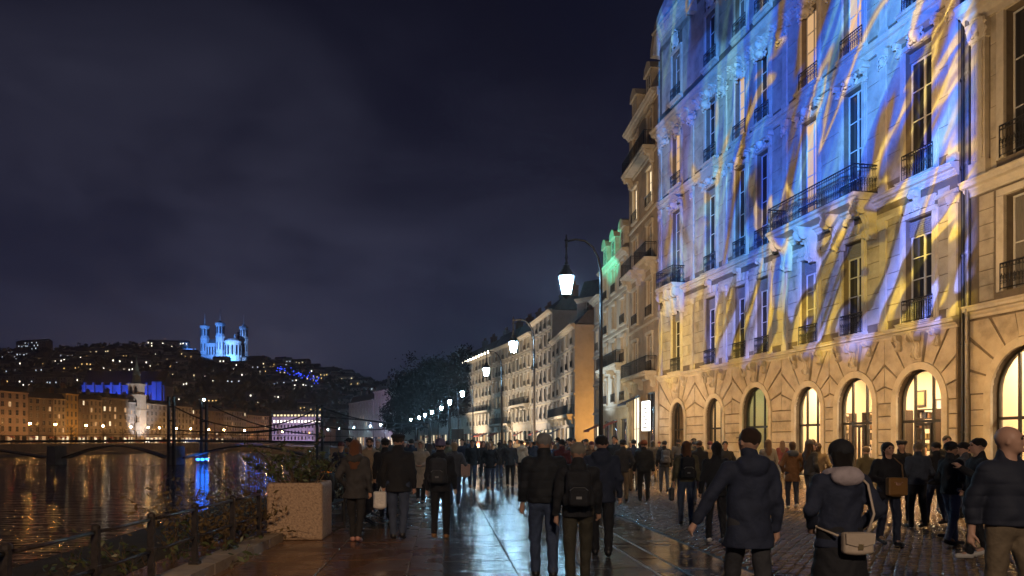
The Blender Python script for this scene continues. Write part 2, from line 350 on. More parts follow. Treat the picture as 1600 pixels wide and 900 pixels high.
# left-hand filler slabs reach the kerb near the bend
# cobbles: the nearest 300 are parts, the rest one joined part of the same stones
def cob_v(w, l, h, rx, ry):
    c = min(w, l)*.2
    V = []
    for z, k in ((-.04, 0), (h-.012, .35), (h, 1.0)):
        kk = c*k
        V += [(-w/2+kk, -l/2+kk, z), (w/2-kk, -l/2+kk, z), (w/2-kk, l/2-kk, z), (-w/2+kk, l/2-kk, z)]
    V.append((rx, ry, h+.004))
    Fq = []
    for q in (0, 4):
        for a, b in ((0, 1), (1, 2), (2, 3), (3, 0)): Fq.append((q+a, q+b, q+b+4, q+a+4))
    Ft = [(8+a, 8+b, 12, 12) for a, b in ((0, 1), (1, 2), (2, 3), (3, 0))]
    return V, Fq, Ft
cobs = []
LC, WC = .125, .165
nr = int((28.5-8.2)/LC)
for r in range(nr):
    b = 8.2+LC*(r+.5); a = 3.98+(.5 if r % 2 else 0)*WC
    while True:
        a += WC; X, Y = loc2w(a, b)
        if X > .70*Y+.4 or X > interp(FAC, Y)-2.6: break
        cobs.append((a, b+R.uniform(-.012, .012)+.05*math.sin(a*1.3), Y))
cobs.sort(key=lambda c: c[2]-.0*c[0])
near = cobs[:300]; rest = cobs[300:]
cm = []
for k in range(6):
    V, Fq, Ft = cob_v(WC*R.uniform(.84, .95), LC*R.uniform(.84, .95), 0, 0, 0)
    m = MB(); m.v = V; m.f = Fq+[f[:3] for f in Ft]; me = m.mesh('cobblestone', COB, True); cm.append(me)
for a, b, _ in near:
    o = obj('cobblestone', R.choice(cm), pave, (a, b, R.uniform(-.008, .006)))
    o.rotation_euler = (R.uniform(-.05, .05), R.uniform(-.05, .05), R.uniform(-.07, .07))
VV = []; QQ = []; n0 = 0
rs = np.random.RandomState(3)
baseV, Fq, Ft = cob_v(WC, LC, 0, 0, 0); BV = np.array(baseV)
FQ = np.array(Fq+[(f[0], f[1], f[2], f[2]) for f in Ft])
FQ = np.array(Fq+[(8, 9, 10, 11)]); BV = BV[:12]
for a, b, _ in rest:
    s = rs.uniform(.82, .95, 2); v = BV*np.array([s[0], s[1], 1]); th = rs.uniform(-.07, .07); tx, ty = rs.uniform(-.06, .06, 2)
    z = v[:, 2]+rs.uniform(-.009, .006)+v[:, 0]*tx+v[:, 1]*ty
    VV.append(np.stack([v[:, 0]*math.cos(th)-v[:, 1]*math.sin(th)+a, v[:, 0]*math.sin(th)+v[:, 1]*math.cos(th)+b, z], 1)); QQ.append(FQ+n0); n0 += 12
me = np_mesh('cobblestones', np.concatenate(VV), np.concatenate(QQ), True)
obj('cobblestones', me, pave, m=COB, kind='stuff')
# smooth wet footway along the shop fronts
fw = MB(); nfw = 0
for k in range(24):
    y0 = 12+k*1.6
    if y0 > 48: break
    for j in range(2):
        pts = []
        for (yy_, off) in ((y0, 2.55-1.27*j), (y0, 1.3-1.27*j), (y0+1.58, 1.3-1.27*j), (y0+1.58, 2.55-1.27*j)):
            pts.append((interp(FAC, yy_)-off, yy_))
        mm = MB().prism(pts, 'z', -.03, .004); mm.build('footway_slab', SLAB3, ground)
# kerb blocks at the river edge, below the railing
KX = lambda y: -3.86-.035*(y-6)
for k in range(9):
    y0 = 5.6+k*.82; y1 = y0+.80
    MB().prism([(KX(y0)-.14, y0), (KX(y0)+.24, y0), (KX(y1)+.24, y1), (KX(y1)-.14, y1)], 'z', -.02, .14).build('kerbstone', KERB, ground)
# ------------------------------------------------------------------ facade kit (local frame: x along the wall, y outward, z up)
def frame_of(P0, P1):
    d = Vector((P1[0]-P0[0], P1[1]-P0[1])); L = d.length; return L, math.atan2(d.y, d.x)
def wall_mesh(mb, x0, x1, z0, z1, ops, rev=.35):
    """ops: (xc, w, zb, zt, arch) ; arch = rise (0: flat)"""
    xs = sorted({x0, x1, *[o[0]-o[1]/2 for o in ops], *[o[0]+o[1]/2 for o in ops]})
    zs = sorted({z0, z1, *[o[2] for o in ops], *[o[3] for o in ops]})
    xs = [x for x in xs if x0-1e-6 <= x <= x1+1e-6]; zs = [z for z in zs if z0-1e-6 <= z <= z1+1e-6]
    for a, b in zip(xs, xs[1:]):
        for c, d in zip(zs, zs[1:]):
            mx, mz = (a+b)/2, (c+d)/2
            if any(abs(mx-o[0]) < o[1]/2 and o[2] < mz < o[3] for o in ops): continue
            mb.poly([(b, 0, c), (a, 0, c), (a, 0, d), (b, 0, d)])
    for xc, w, zb, zt, ar in ops:
        l, r = xc-w/2, xc+w/2; sp = zt-ar
        mb.poly([(l, 0, zb), (l, -rev, zb), (l, -rev, sp), (l, 0, sp)]); mb.poly([(r, 0, zb), (r, 0, sp), (r, -rev, sp), (r, -rev, zb)])
        mb.poly([(l, 0, zb), (r, 0, zb), (r, -rev, zb), (l, -rev, zb)])
        if ar:
            n = 16; P = [(xc+w/2*math.cos(PI*k/n), sp+ar*math.sin(PI*k/n)) for k in range(n+1)]
            for p, q in zip(P, P[1:]):
                mb.poly([(p[0], 0, p[1]), (p[0], 0, zt), (q[0], 0, zt), (q[0], 0, q[1])]) if abs(zt-p[1])+abs(zt-q[1]) > 1e-6 else None
                mb.poly([(p[0], 0, p[1]), (q[0], 0, q[1]), (q[0], -rev, q[1]), (p[0], -rev, p[1])])
        else: mb.poly([(l, 0, zt), (l, -rev, zt), (r, -rev, zt), (r, 0, zt)])
def window_mesh(w, h, cols=2, rows=4, fr=.06, arch=0):
    m = MB(); t = .05
    m.box(-w/2, -w/2+fr, 0, t, 0, h); m.box(w/2-fr, w/2, 0, t, 0, h); m.box(-w/2+fr, w/2-fr, 0, t, 0, fr); m.box(-w/2+fr, w/2-fr, 0, t, h-fr, h)
    for k in range(1, cols):
        x = -w/2+w*k/cols; m.box(x-fr*.6, x+fr*.6, 0, t+.012, fr, h-fr)
    for j in range(1, rows):
        z = h*j/rows
        for k in range(cols):
            xa = -w/2+w*k/cols+fr*.6; xb = -w/2+w*(k+1)/cols-fr*.6; m.box(xa, xb, 0, t-.01, z-.02, z+.02)
    return m
PM = {}
def shared(key, fn):
    if key not in PM: PM[key] = fn()
    return PM[key]
def add_window(root, xc, zb, w, h, rev=.3, cols=2, rows=4, style=None, blind=0, name='window'):
    hh = h-blind
    me = shared(('win', round(w, 2), round(hh, 2), cols, rows), lambda: window_mesh(w, hh, cols, rows).mesh('window', FRAME))
    o = obj(name, me, root, (xc, -rev, zb))
    st = style if style is not None else R.choice((PANE, PANE, PANE, PANE_C))
    pw = w/cols-.02; ph = hh/rows-.02
    pm = shared(('pane', round(pw, 2), round(ph, 2)), lambda: MB().box(-pw/2, pw/2, .005, .02, -ph/2, ph/2).mesh('pane', PANE))
    for k in range(cols):
        for j in range(rows):
            obj('pane', pm, o, (-w/2+w*(k+.5)/cols, 0, hh*(j+.5)/rows), m=st)
    if blind:
        bm_ = shared(('blind', round(w, 2), round(blind, 2)), lambda: blind_mesh(w, blind))
        obj('rolled_blind', bm_, root, (xc, -rev, zb+hh))
    return o
def blind_mesh(w, h):
    m = MB(); n = max(3, int(h/.07))
    for k in range(n):
        z = h*k/n; m.prism([(0, z), (.12, z+.008), (.14, z+h/n*.8), (0, z+h/n*.9)], 'x', -w/2+.01, w/2-.01)
    return m.mesh('rolled_blind', BLIND)
def prof(mb, pts, x0, x1, ret=True):      # cornice profile (y,z) extruded along x, with returns at the ends
    mb.prism(pts, 'x', x0, x1)
def cornice_pts(p, h, z):                  # projection p, height h, top z
    return [(0, z-h), (p*.22, z-h), (p*.25, z-h*.78), (p*.45, z-h*.62), (p*.5, z-h*.5), (p*.82, z-h*.42), (p*.86, z-h*.2), (p, z-h*.1), (p, z), (0, z+p*.12)]
def scroll_mesh(p, h, w):                  # console: S-scroll bracket with proud side volutes
    m = MB(); out = [(0, 0), (0, -h)]
    n = 14
    for k in range(n+1):
        t = k/n
        y = p*(.22+.78*(t**1.6)) * (1+.10*math.sin(t*PI*2.3)); z = -h*(1-t)
        out.append((max(.05, y)+.05*math.sin(t*PI*3), z))
    m.prism(out, 'x', -w/2, w/2)
    for sx in (-1, 1):
        for cy, cz, r in ((p*.74, -h*.2, h*.17), (p*.26, -h*.82, h*.12)):
            m.prism([(cy+r*math.cos(a), cz+r*math.sin(a)) for a in [2*PI*q/10 for q in range(10)]], 'x', sx*w/2-.02 if sx > 0 else -w/2-.05, w/2+.05 if sx > 0 else -w/2+.02)
    for fx in (-.25, .25): m.prism([(y+.025, z) for y, z in out[2:]]+[(.04, 0), (.04, -h)], 'x', w*fx-.02, w*fx+.02)
    return m.mesh('console', TRIM)
def railing_mesh(w, h, depth=0, fancy=True, cl=None):
    """iron balustrade: front at y=depth, returns to y=0"""
    m = MB()
    def run(p, q):
        p, q = Vector(p), Vector(q); L = (q-p).length; d = (q-p)/L; nrm = Vector((-d.y, d.x, 0))
        def bar(a, b, r): m.tube([a, b], r, 4)
        for z, r in ((.06, .018), (h-.14, .012), (h, .028)): bar(p+Vector((0, 0, z)), q+Vector((0, 0, z)), r)
        nbar = max(2, int(L/.115))
        for k in range(nbar+1):
            c = p+d*(L*k/nbar); bar(c+Vector((0, 0, .0 if k in (0, nbar) else .06)), c+Vector((0, 0, h)), .022 if k in (0, nbar) else .0105)
        if fancy:
            for k in range(nbar):
                c = p+d*(L*(k+.5)/nbar); rr = L/nbar*.45
                for zc, r2 in ((h-.07, .055), (h*.5, .05), (h*.3, .05)):
                    pts = [c+d*(rr*math.cos(a))+Vector((0, 0, zc+r2*math.sin(a))) for a in [2*PI*j/6 for j in range(7)]]
                    m.tube(pts, .008, 3, False)
                m.tube([c-d*rr+Vector((0, 0, h*.38)), c+Vector((0, 0, h*.62)), c+d*rr+Vector((0, 0, h*.38))], .009, 3, False)
    if depth:
        run((-w/2, 0, 0), (-w/2, depth, 0)); run((w/2, depth, 0), (w/2, 0, 0)); run((-w/2, depth, 0), (w/2, depth, 0))
    else: run((-w/2, 0, 0), (w/2, 0, 0))
    return m.mesh('railing', IRON)
def add_railing(root, xc, y, z, w, h, depth=0, fancy=True):
    me = shared(('rail', round(w, 2), h, depth, fancy), lambda: railing_mesh(w, h, depth, fancy))
    return obj('railing', me, root, (xc, y, z))

# ------------------------------------------------------------------ surface nets: implicit shapes to smooth meshes
class SDF:
    def __init__(s, lo, hi, h):
        s.lo = np.array(lo, float); s.h = h; s.n = np.ceil((np.array(hi)-s.lo)/h).astype(int)+1
        s.F = np.full(s.n, .5)
        s.ax = [s.lo[i]+h*np.arange(s.n[i]) for i in range(3)]
    def blk(s, lo, hi, pad):
        sl = []
        for i in range(3):
            a = int(max(0, math.floor((lo[i]-pad-s.lo[i])/s.h))); b = int(min(s.n[i], math.ceil((hi[i]+pad-s.lo[i])/s.h)+1))
            if b <= a: return None
            sl.append(slice(a, b))
        X, Y, Z = np.meshgrid(*[s.ax[i][sl[i]] for i in range(3)], indexing='ij', sparse=True)
        return tuple(sl), X, Y, Z
    def join(s, sl, d, k):
        f = s.F[sl]
        if k > 0:
            h = np.maximum(k-np.abs(f-d), 0)/k; s.F[sl] = np.minimum(f, d)-h*h*k*.25
        else: s.F[sl] = np.minimum(f, d)
    def carve(s, sl, d, k):
        f = s.F[sl]; d = -d; h = np.maximum(k-np.abs(f-d), 0)/k; s.F[sl] = np.maximum(f, d)+h*h*k*.25
    def cone(s, a, b, ra, rb, k=.03, sq=(1, 1, 1), sub=False):
        a = np.array(a, float); b = np.array(b, float); r = max(ra, rb)/min(sq)
        q = s.blk(np.minimum(a, b)-r, np.maximum(a, b)+r, k+2*s.h)
        if q is None: return
        sl, X, Y, Z = q; ba = b-a; L = max(ba@ba, 1e-9)
        t = np.clip(((X-a[0])*ba[0]+(Y-a[1])*ba[1]+(Z-a[2])*ba[2])/L, 0, 1)
        d = np.sqrt(((X-a[0]-t*ba[0])*sq[0])**2+((Y-a[1]-t*ba[1])*sq[1])**2+((Z-a[2]-t*ba[2])*sq[2])**2)-(ra+(rb-ra)*t)
        (s.carve if sub else s.join)(sl, d, k)
    def ell(s, c, r, k=.02, M=None, sub=False):
        c = np.array(c, float); r = np.array(r, float); rm = r.max() if M is not None else r
        q = s.blk(c-rm, c+rm, k+2*s.h)
        if q is None: return
        sl, X, Y, Z = q; x, y, z = X-c[0], Y-c[1], Z-c[2]
        if M is not None:
            M = np.array(M); x, y, z = M[0, 0]*x+M[1, 0]*y+M[2, 0]*z, M[0, 1]*x+M[1, 1]*y+M[2, 1]*z, M[0, 2]*x+M[1, 2]*y+M[2, 2]*z
        k0 = np.sqrt((x/r[0])**2+(y/r[1])**2+(z/r[2])**2); k1 = np.sqrt((x/r[0]**2)**2+(y/r[1]**2)**2+(z/r[2]**2)**2)
        d = k0*(k0-1)/np.maximum(k1, 1e-6)
        (s.carve if sub else s.join)(sl, d, k)
    def rbox(s, c, hs, r, k=.0, sub=False):
        c = np.array(c, float); hs = np.array(hs, float); q = s.blk(c-hs, c+hs, k+2*s.h)
        if q is None: return
        sl, X, Y, Z = q; a = [np.abs(v-c[i])-hs[i]+r for i, v in enumerate((X, Y, Z))]
        d = np.sqrt(np.maximum(a[0], 0)**2+np.maximum(a[1], 0)**2+np.maximum(a[2], 0)**2)+np.minimum(np.maximum(a[0], np.maximum(a[1], a[2])), 0)-r
        (s.carve if sub else s.join)(sl, d, k)
    def grid(s): return np.meshgrid(*s.ax, indexing='ij', sparse=True)
    def cut(s, n, d, k=.008):                 # keep n.p <= d
        X, Y, Z = s.grid(); g = n[0]*X+n[1]*Y+n[2]*Z-d
        h = np.maximum(k-np.abs(s.F-g), 0)/k; s.F = np.maximum(s.F, g)+h*h*k*.25
    def mesh(s, name, m=None):
        F = s.F; F[0] = F[-1] = .5; F[:, 0] = F[:, -1] = .5; F[:, :, 0] = F[:, :, -1] = .5
        S = F < 0; n = s.n-1
        cnt = sum(S[i:i+n[0], j:j+n[1], k:k+n[2]].astype(np.int8) for i in (0, 1) for j in (0, 1) for k in (0, 1))
        act = (cnt > 0) & (cnt < 8); idx = np.argwhere(act)
        if len(idx) == 0: return MB().box(0, .01, 0, .01, 0, .01).mesh(name, m)
        ids = np.full(act.shape, -1, np.int64); ids[act] = np.arange(len(idx))
        P = np.zeros((len(idx), 3)); C = np.zeros(len(idx))
        for ax in range(3):
            for u in (0, 1):
                for v in (0, 1):
                    o = [0, 0, 0]; o[(ax+1) % 3] = u; o[(ax+2) % 3] = v; o2 = list(o); o2[ax] = 1
                    A = F[idx[:, 0]+o[0], idx[:, 1]+o[1], idx[:, 2]+o[2]]; B = F[idx[:, 0]+o2[0], idx[:, 1]+o2[1], idx[:, 2]+o2[2]]
                    ok = (A < 0) != (B < 0); t = np.where(ok, A/np.where(ok, A-B, 1), 0)
                    for q in range(3): P[:, q] += ok*(o[q]+(t if q == ax else 0))
                    C += ok
        V = (idx+P/C[:, None])*s.h+s.lo
        Q = []
        for ax in range(3):
            o = [slice(1, n[q]) for q in range(3)]; o[ax] = slice(0, n[ax]); o2 = list(o); o2[ax] = slice(1, n[ax]+1)
            A = S[tuple(o)]; B = S[tuple(o2)]; e = np.argwhere(A != B)
            if len(e) == 0: continue
            base = e+np.array([0 if q == ax else 1 for q in range(3)]); u, v = (ax+1) % 3, (ax+2) % 3
            def cid(du, dv):
                c = base.copy(); c[:, u] -= du; c[:, v] -= dv; return ids[c[:, 0], c[:, 1], c[:, 2]]
            q = np.stack([cid(1, 1), cid(0, 1), cid(0, 0), cid(1, 0)], 1)
            fl = ~A[e[:, 0], e[:, 1], e[:, 2]]; q[fl] = q[fl][:, ::-1]; Q.append(q)
        Q = np.concatenate(Q); Q = Q[(Q >= 0).all(1)]
        me = np_mesh(name, V, Q)
        if m: me.materials.append(m)
        return me
def cartouche(name, w, h, seed, depth=.22):    # carved relief: shield, scrolls and drops
    rr = random.Random(seed); f = SDF((-w/2-.1, -.08, -h/2-.15), (w/2+.1, depth+.16, h/2+.15), .028)
    f.ell((0, .02, 0), (w*.2, depth, h*.38), .05); f.ell((0, depth*.9, .02), (w*.1, .08, h*.2), .03)
    for sx in (-1, 1):
        pts = [(sx*w*.18, .04, h*.36), (sx*w*.36, .08, h*.30), (sx*w*.44, .08, h*.08), (sx*w*.32, .06, -h*.05), (sx*w*.3, .05, h*.12)]
        for p, q in zip(pts, pts[1:]): f.cone(p, q, .055, .045, .03)
        for k in range(6): f.ell((sx*w*(.4+.05*math.sin(k)), .04, -h*.1-k*h*.07), (.055, .07, .05), .02)
        f.ell((sx*w*.12, depth*.6, -h*.36), (.06, .08, .09), .03)
    for k in range(7): f.ell((w*.07*(k-3), depth*.5, h*.40+.05*math.cos((k-3)*.5)), (.04, .07, .08), .02)
    return f.mesh(name, TRIM)
CART = [cartouche('cartouche', 1.1, 1.0, 1), cartouche('cartouche', .9, 1.25, 2, .28)]

# ------------------------------------------------------------------ the floodlit mansion with the projection
def axes_block(root, name, boxes, m, y1=.045, c=.018, lim=None):
    for (x0, x1, z0, z1) in boxes:
        w, h = x1-x0, z1-z0
        me = shared((name, round(w, 2), round(h, 2), y1), lambda: MB().frus(-w/2, w/2, -.05, y1, -h/2, h/2, c).mesh(name, m))
        o = obj(name, me, root, ((x0+x1)/2, R.uniform(-.004, .004), (z0+z1)/2))
def voussoirs(root, xc, w, sp, ar, half_l, half_r, ztop, n=9, ring=.26, y1=.05, m=None):
    """archivolt ring and radiating blocks up to the ledge, key stone in the middle"""
    m = m or STONE
    K = 20; mb = MB()
    inner = [(xc+(w/2)*math.cos(PI*k/K), sp+ar*math.sin(PI*k/K)) for k in range(K+1)]
    outer = [(xc+(w/2+ring)*math.cos(PI*k/K), sp+(ar+ring)*math.sin(PI*k/K)) for k in range(K+1)]
    for a in range(K):
        p, q, r_, s_ = inner[a], inner[a+1], outer[a+1], outer[a]
        mb.prism([p, s_, r_, q], 'y', -.02, .085)
    me = mb.build('archivolt', TRIM, root)
    for sx in (-1, 1):
        x0 = xc+sx*w/2; x1 = xc+sx*(w/2+ring); MB().box(min(x0, x1), max(x0, x1), -.02, .085, .35, sp-.002).build('jamb_moulding', TRIM, root)
    def ray(a):
        c, s_ = math.cos(a), math.sin(a); cand = [(ztop-sp)/s_ if s_ > 1e-3 else 1e9, (half_r if c > 0 else half_l)/abs(c) if abs(c) > 1e-3 else 1e9]
        t = min(cand); return (xc+c*t, sp+s_*t)
    for k in range(n):
        a0, a1 = PI*k/n+.02, PI*(k+1)/n-.02
        pin = [(xc+(w/2+ring+.015)*math.cos(a0+(a1-a0)*j/2), sp+(ar+ring+.015)*math.sin(a0+(a1-a0)*j/2)) for j in range(3)]
        e0, e1 = ray(a0), ray(a1); out = [e1]
        if abs(e0[0]-e1[0]) > 1e-3 and abs(e0[1]-e1[1]) > 1e-3:
            out.append((e0[0] if abs(abs(e0[0]-xc)-half_r) < 1e-3 or abs(abs(e0[0]-xc)-half_l) < 1e-3 else e1[0], ztop))
        out.append(e0)
        poly = pin+out
        cx = sum(p[0] for p in poly)/len(poly); cz = sum(p[1] for p in poly)/len(poly)
        MB().prism(poly, 'y', -.03, y1+(.07 if k == n//2 else R.uniform(-.006, .006))).build('voussoir', m, root)
def shop_glazing(root, xc, w, sp, ar, door=True, dark=False):
    """arched shop window: steel frame with mullions and transom, one pane per field"""
    m = MB(); t = .05; y0, y1 = -.26, -.18
    xs = [-w/2, -w*.2, w*.2, w/2]
    for x in xs[1:3]: m.box(xc+x-.04, xc+x+.04, y0, y1, .12, sp+ar*math.sqrt(1-(x/(w/2))**2)-.02)
    m.box(xc-w/2, xc+w/2, y0+.005, y1-.005, 2.38, 2.48); m.box(xc-w/2, xc+w/2, y0+.003, y1-.003, .05, .16)
    K = 16; P = [(xc+w/2*math.cos(PI*k/K), sp+ar*math.sin(PI*k/K)) for k in range(K+1)]; Q = [(xc+(w/2-.07)*math.cos(PI*k/K), sp+(ar-.07)*math.sin(PI*k/K)) for k in range(K+1)]
    for a in range(K): m.prism([P[a], P[a+1], Q[a+1], Q[a]], 'y', y0, y1)
    for sx in (-1, 1): m.box(min(xc+sx*w/2, xc+sx*(w/2-.07)), max(xc+sx*w/2, xc+sx*(w/2-.07)), y0, y1, .16, sp)
    fr = m.build('shop_window', FRAME_D, root)
    for a, b in zip(xs, xs[1:]):
        def top(x): return sp+ar*math.sqrt(max(0, 1-(x/(w/2))**2))
        MB().prism([(xc+a+.02, .16), (xc+b-.02, .16), (xc+b-.02, 2.38), (xc+a+.02, 2.38)], 'y', -.225, -.215).build('pane', SHOPG, fr)
        pts = [(xc+a+.02, 2.48), (xc+b-.02, 2.48)]+[(xc+b-.02+(a-b+.04)*j/5, max(2.6, top(b-.02+(a-b+.04)*j/5)-.03)) for j in range(6)]
        MB().prism(pts, 'y', -.225, -.215).build('pane', SHOPG, fr)
    if door:
        d = MB(); a, b = xc+xs[1]+.05, xc+xs[2]-.05
        d.box(a, a+.07, -.2, -.14, .1, 2.36); d.box(b-.07, b, -.2, -.14, .1, 2.36); d.box(a+.07, b-.07, -.2, -.14, 2.26, 2.36); d.box(a+.07, b-.07, -.2, -.14, .1, .3); d.box((a+b)/2-.05, (a+b)/2+.05, -.195, -.145, .3, 2.26)
        dd = d.build('shop_door', FRAME_D, root); MB().tube([((a+b)/2+.08, -.11, .95), ((a+b)/2+.08, -.11, 1.35)], .015, 6).build('handle', FRAME, dd)
def shop_room(root, x0, x1, ztop, power, col=(1, .76, .48), deep=4.5, wallc=None):
    mb = MB(); W1 = mat('shop_wall', (.72, .56, .36), .8); FL = mat('shop_floor', (.35, .25, .16), .4)
    y0, y1 = -.55, -deep
    mb.poly([(x0, y1, 0), (x1, y1, 0), (x1, y1, ztop), (x0, y1, ztop)]); mb.poly([(x0, y0, 0), (x0, y1, 0), (x0, y1, ztop), (x0, y0, ztop)])
    mb.poly([(x1, y0, 0), (x1, y0, ztop), (x1, y1, ztop), (x1, y1, 0)]); mb.poly([(x0, y0, ztop), (x0, y1, ztop), (x1, y1, ztop), (x1, y0, ztop)])
    rm = mb.build('shop_interior', wallc or W1, root)
    MB().poly([(x0, y0, .05), (x1, y0, .05), (x1, y1, .05), (x0, y1, .05)]).build('shop_floor', FL, root)
    n = max(1, int((x1-x0)/2.2))
    for k in range(n):
        xc = x0+(x1-x0)*(k+.5)/n; MB().box(xc-.6, xc+.6, -2.6, -1.8, ztop-.09, ztop-.03).build('ceiling_lamp', emis('shop_lamp_%d' % power, col, power), root)
    return rm
def shop_goods(root, x0, x1, seed):
    """shelving, framed pictures and garments standing in the shop"""
    rr = random.Random(seed); dk = mat('dark_wood', (.05, .03, .02), .5); cols = [mat('goods_%d' % k, c, .7) for k, c in enumerate([(.5, .45, .4), (.1, .07, .05), (.35, .18, .08), (.6, .55, .5), (.05, .06, .09), (.4, .3, .12)])]
    x = x0+.3
    while x < x1-.9:
        w = rr.uniform(.9, 1.3); s = MB(); s.box(x, x+.04, -3.0, -2.6, .05, 3.0); s.box(x+w-.04, x+w, -3.0, -2.6, .05, 3.0)
        for z in (.4, .85, 1.3, 1.75, 2.2, 2.6, 2.97): s.box(x+.04, x+w-.04, -3.0, -2.6, z, z+.04)
        sh = s.build('shop_shelf', dk, root)
        for z in (.89, 1.34, 1.79, 2.24, 2.64):
            q = x+.08
            while q < x+w-.2:
                ww = rr.uniform(.08, .2); MB().frus(q, q+ww, -2.95, -2.65, z, z+rr.uniform(.14, .3), .015).build('goods', rr.choice(cols), sh); q += ww+rr.uniform(.02, .1)
        x += w+rr.uniform(.3, .9)
    for k in range(int((x1-x0)/1.5)):
        xc = x0+.8+k*1.5+rr.uniform(-.2, .2); z = rr.uniform(2.9, 3.6); w, h = rr.uniform(.3, .5), rr.uniform(.35, .5)
        f = MB().box(xc-w, xc+w, -4.49, -4.42, z-h, z+h).build('framed_picture', dk, root); MB().box(xc-w+.08, xc+w-.08, -4.42, -4.41, z-h+.08, z+h-.08).build('picture', rr.choice(cols), f)
    for k in range(int((x1-x0)/2.0)):                      # dress forms near the glass
        xc = x0+.7+k*2.0+rr.uniform(-.3, .3); y = rr.uniform(-1.9, -1.2)
        MB().lathe([(.16, .05), (.15, .08), (.02, .1), (.02, .75), (.13, .8), (.17, .95), (.13, 1.12), (.18, 1.33), (.17, 1.42), (.05, 1.5), (.05, 1.62)], 10, (xc, y, 0)).build('dress_form', rr.choice(cols), root, smooth=True)

mL, mA = frame_of((15.3, 26.35), (9.79, 50.85))
mans = thing('mansion', 'tall stone mansion washed in blue and yellow projected light, arched shop windows at street level', 'building', (15.3, 26.35, 0), mA)
AXS = [1.79, 5.5, 8.5, 12.4, 14.6, 17.9, 22.5]
ARCH = [(1.79, 2.25), (5.35, 2.2), (8.6, 1.95), (13.1, 2.5), (17.5, 1.9), (22.3, 1.9)]      # ground floor arches
SP, TOPA = 3.15, 4.35
LEDGE, C2, C3, C4 = 5.95, 11.25, 17.35, 22.1
ops = [(x, w, .1, SP+w*.52, w*.52) for x, w in ARCH]
for i, x in enumerate(AXS):
    nar = 1.25 if i not in (3, 4) else 1.15
    if i == 0: nar = 1.4
    ops += [(x, nar, 6.1, 9.9, 0), (x, nar, 11.4, 16.2, 0), (x, nar, 17.7, 21.2, 0), (x, nar, 23.2, 26.2, .35)]
mb = MB(); HT = 28.2
wall_mesh(mb, 0, 25.1, 0, HT, ops, .38)
mb.poly([(0, 0, 0), (0, -14, 0), (0, -14, HT), (0, 0, HT)]); mb.poly([(25.1, 0, 0), (25.1, 0, HT), (25.1, -14, HT), (25.1, -14, 0)])
mb.poly([(0, 0, HT), (25.1, 0, HT), (25.1, -14, HT), (0, -14, HT)]); mb.poly([(0, -14, 0), (25.1, -14, 0), (25.1, -14, HT), (0, -14, HT)])
mb.build('wall', STONE_J, mans)
blk = []                                      # ashlar courses
def courses(xa, xb, za, zb, nc, split=1.5, g=.022):
    h = (zb-za)/nc
    for c in range(nc):
        n = max(1, round((xb-xa)/split)); off = 0
        if n > 1 and c % 2: 
            e = [xa]+[xa+(xb-xa)*(k+.5)/n for k in range(n)]+[xb]
        else: e = [xa+(xb-xa)*k/n for k in range(n+1)]
        for p, q in zip(e, e[1:]): blk.append((p+g/2, q-g/2, za+c*h+g/2, za+(c+1)*h-g/2))
RING = .27
edges = [0.0]
for (x, w) in ARCH: edges += [x-w/2-RING-.01, x+w/2+RING+.01]
edges.append(25.1)
for k in range(0, len(edges), 2): courses(edges[k]+(.0 if k else .0), edges[k+1], .12, SP, 6, 1.7, .035)
axes_block(mans, 'stone_block', blk, STONE, .055, .022)
nblk = len(blk)
for k, (x, w) in enumerate(ARCH):
    l = (x-w/2-RING) - ((edges[2*k]+edges[2*k+1])/2 if k else 0); hl = x-((ARCH[k-1][0]+ARCH[k-1][1]/2+x-w/2)/2 if k else 0.02)
    hr = ((ARCH[k+1][0]-ARCH[k+1][1]/2+x+w/2)/2 if k < 5 else 25.08)-x
    voussoirs(mans, x, w, SP, w*.52, hl-.015, hr-.015, LEDGE-.28, 9, RING)
    shop_glazing(mans, x, w, SP, w*.52, k in (0, 1))
    MB().box(x-w/2-.02, x+w/2+.02, -.38, .18, 0, .12).build('doorstep', TRIM, mans)
    # carved keystone head between small brackets
    cm_ = shared('key', lambda: scroll_mesh(.34, 1.0, .34)); obj('keystone', cm_, mans, (x, .05, LEDGE-.26))
    for dx in (-.95, .95):
        obj('ledge_bracket', shared('lb', lambda: scroll_mesh(.26, .62, .2)), mans, (x+dx, .05, LEDGE-.27))
blk = []
wz = sorted((x-(.7 if i == 0 else .62)-.2, x+(.7 if i == 0 else .62)+.2) for i, x in enumerate(AXS))
def zones(x0, x1, za, zb, nc, split):
    p = x0
    for a, b in wz:
        if a > p+.15: courses(p, a, za, zb, nc, split)
        p = b
    if x1 > p+.15: courses(p, x1, za, zb, nc, split)
zones(.35, 24.75, 6.32, 10.6, 7, 1.9)
axes_block(mans, 'stone_block', blk, STONE, .03, .012); nblk += len(blk)
blk = []; zones(.35, 24.75, 11.7, 16.9, 5, 2.2); axes_block(mans, 'stone_block', blk, STONE, .02, .008); nblk += len(blk)
blk = []; zones(.35, 24.75, 17.7, 21.6, 3, 2.6); axes_block(mans, 'stone_block', blk, STONE, .02, .008); nblk += len(blk)
blk = []; zones(.35, 24.75, 23.2, 27.6, 2, 3.2); axes_block(mans, 'stone_block', blk, STONE, .02, .008); nblk += len(blk)
print('mansion blocks', nblk)
for z, p, h in ((LEDGE, .32, .34), (C2, .38, .42), (C3, .34, .40), (C4, .75, .75)):
    MB().prism(cornice_pts(p, h, z), 'x', -.06, 25.16).build('cornice', TRIM, mans)
MB().box(-.02, 25.12, -.02, .06, C2-1.0, C2-.85).build('string_course', TRIM, mans)
MB().prism(cornice_pts(.6, .6, HT+.4), 'x', -.05, 25.15).build('cornice', TRIM, mans)
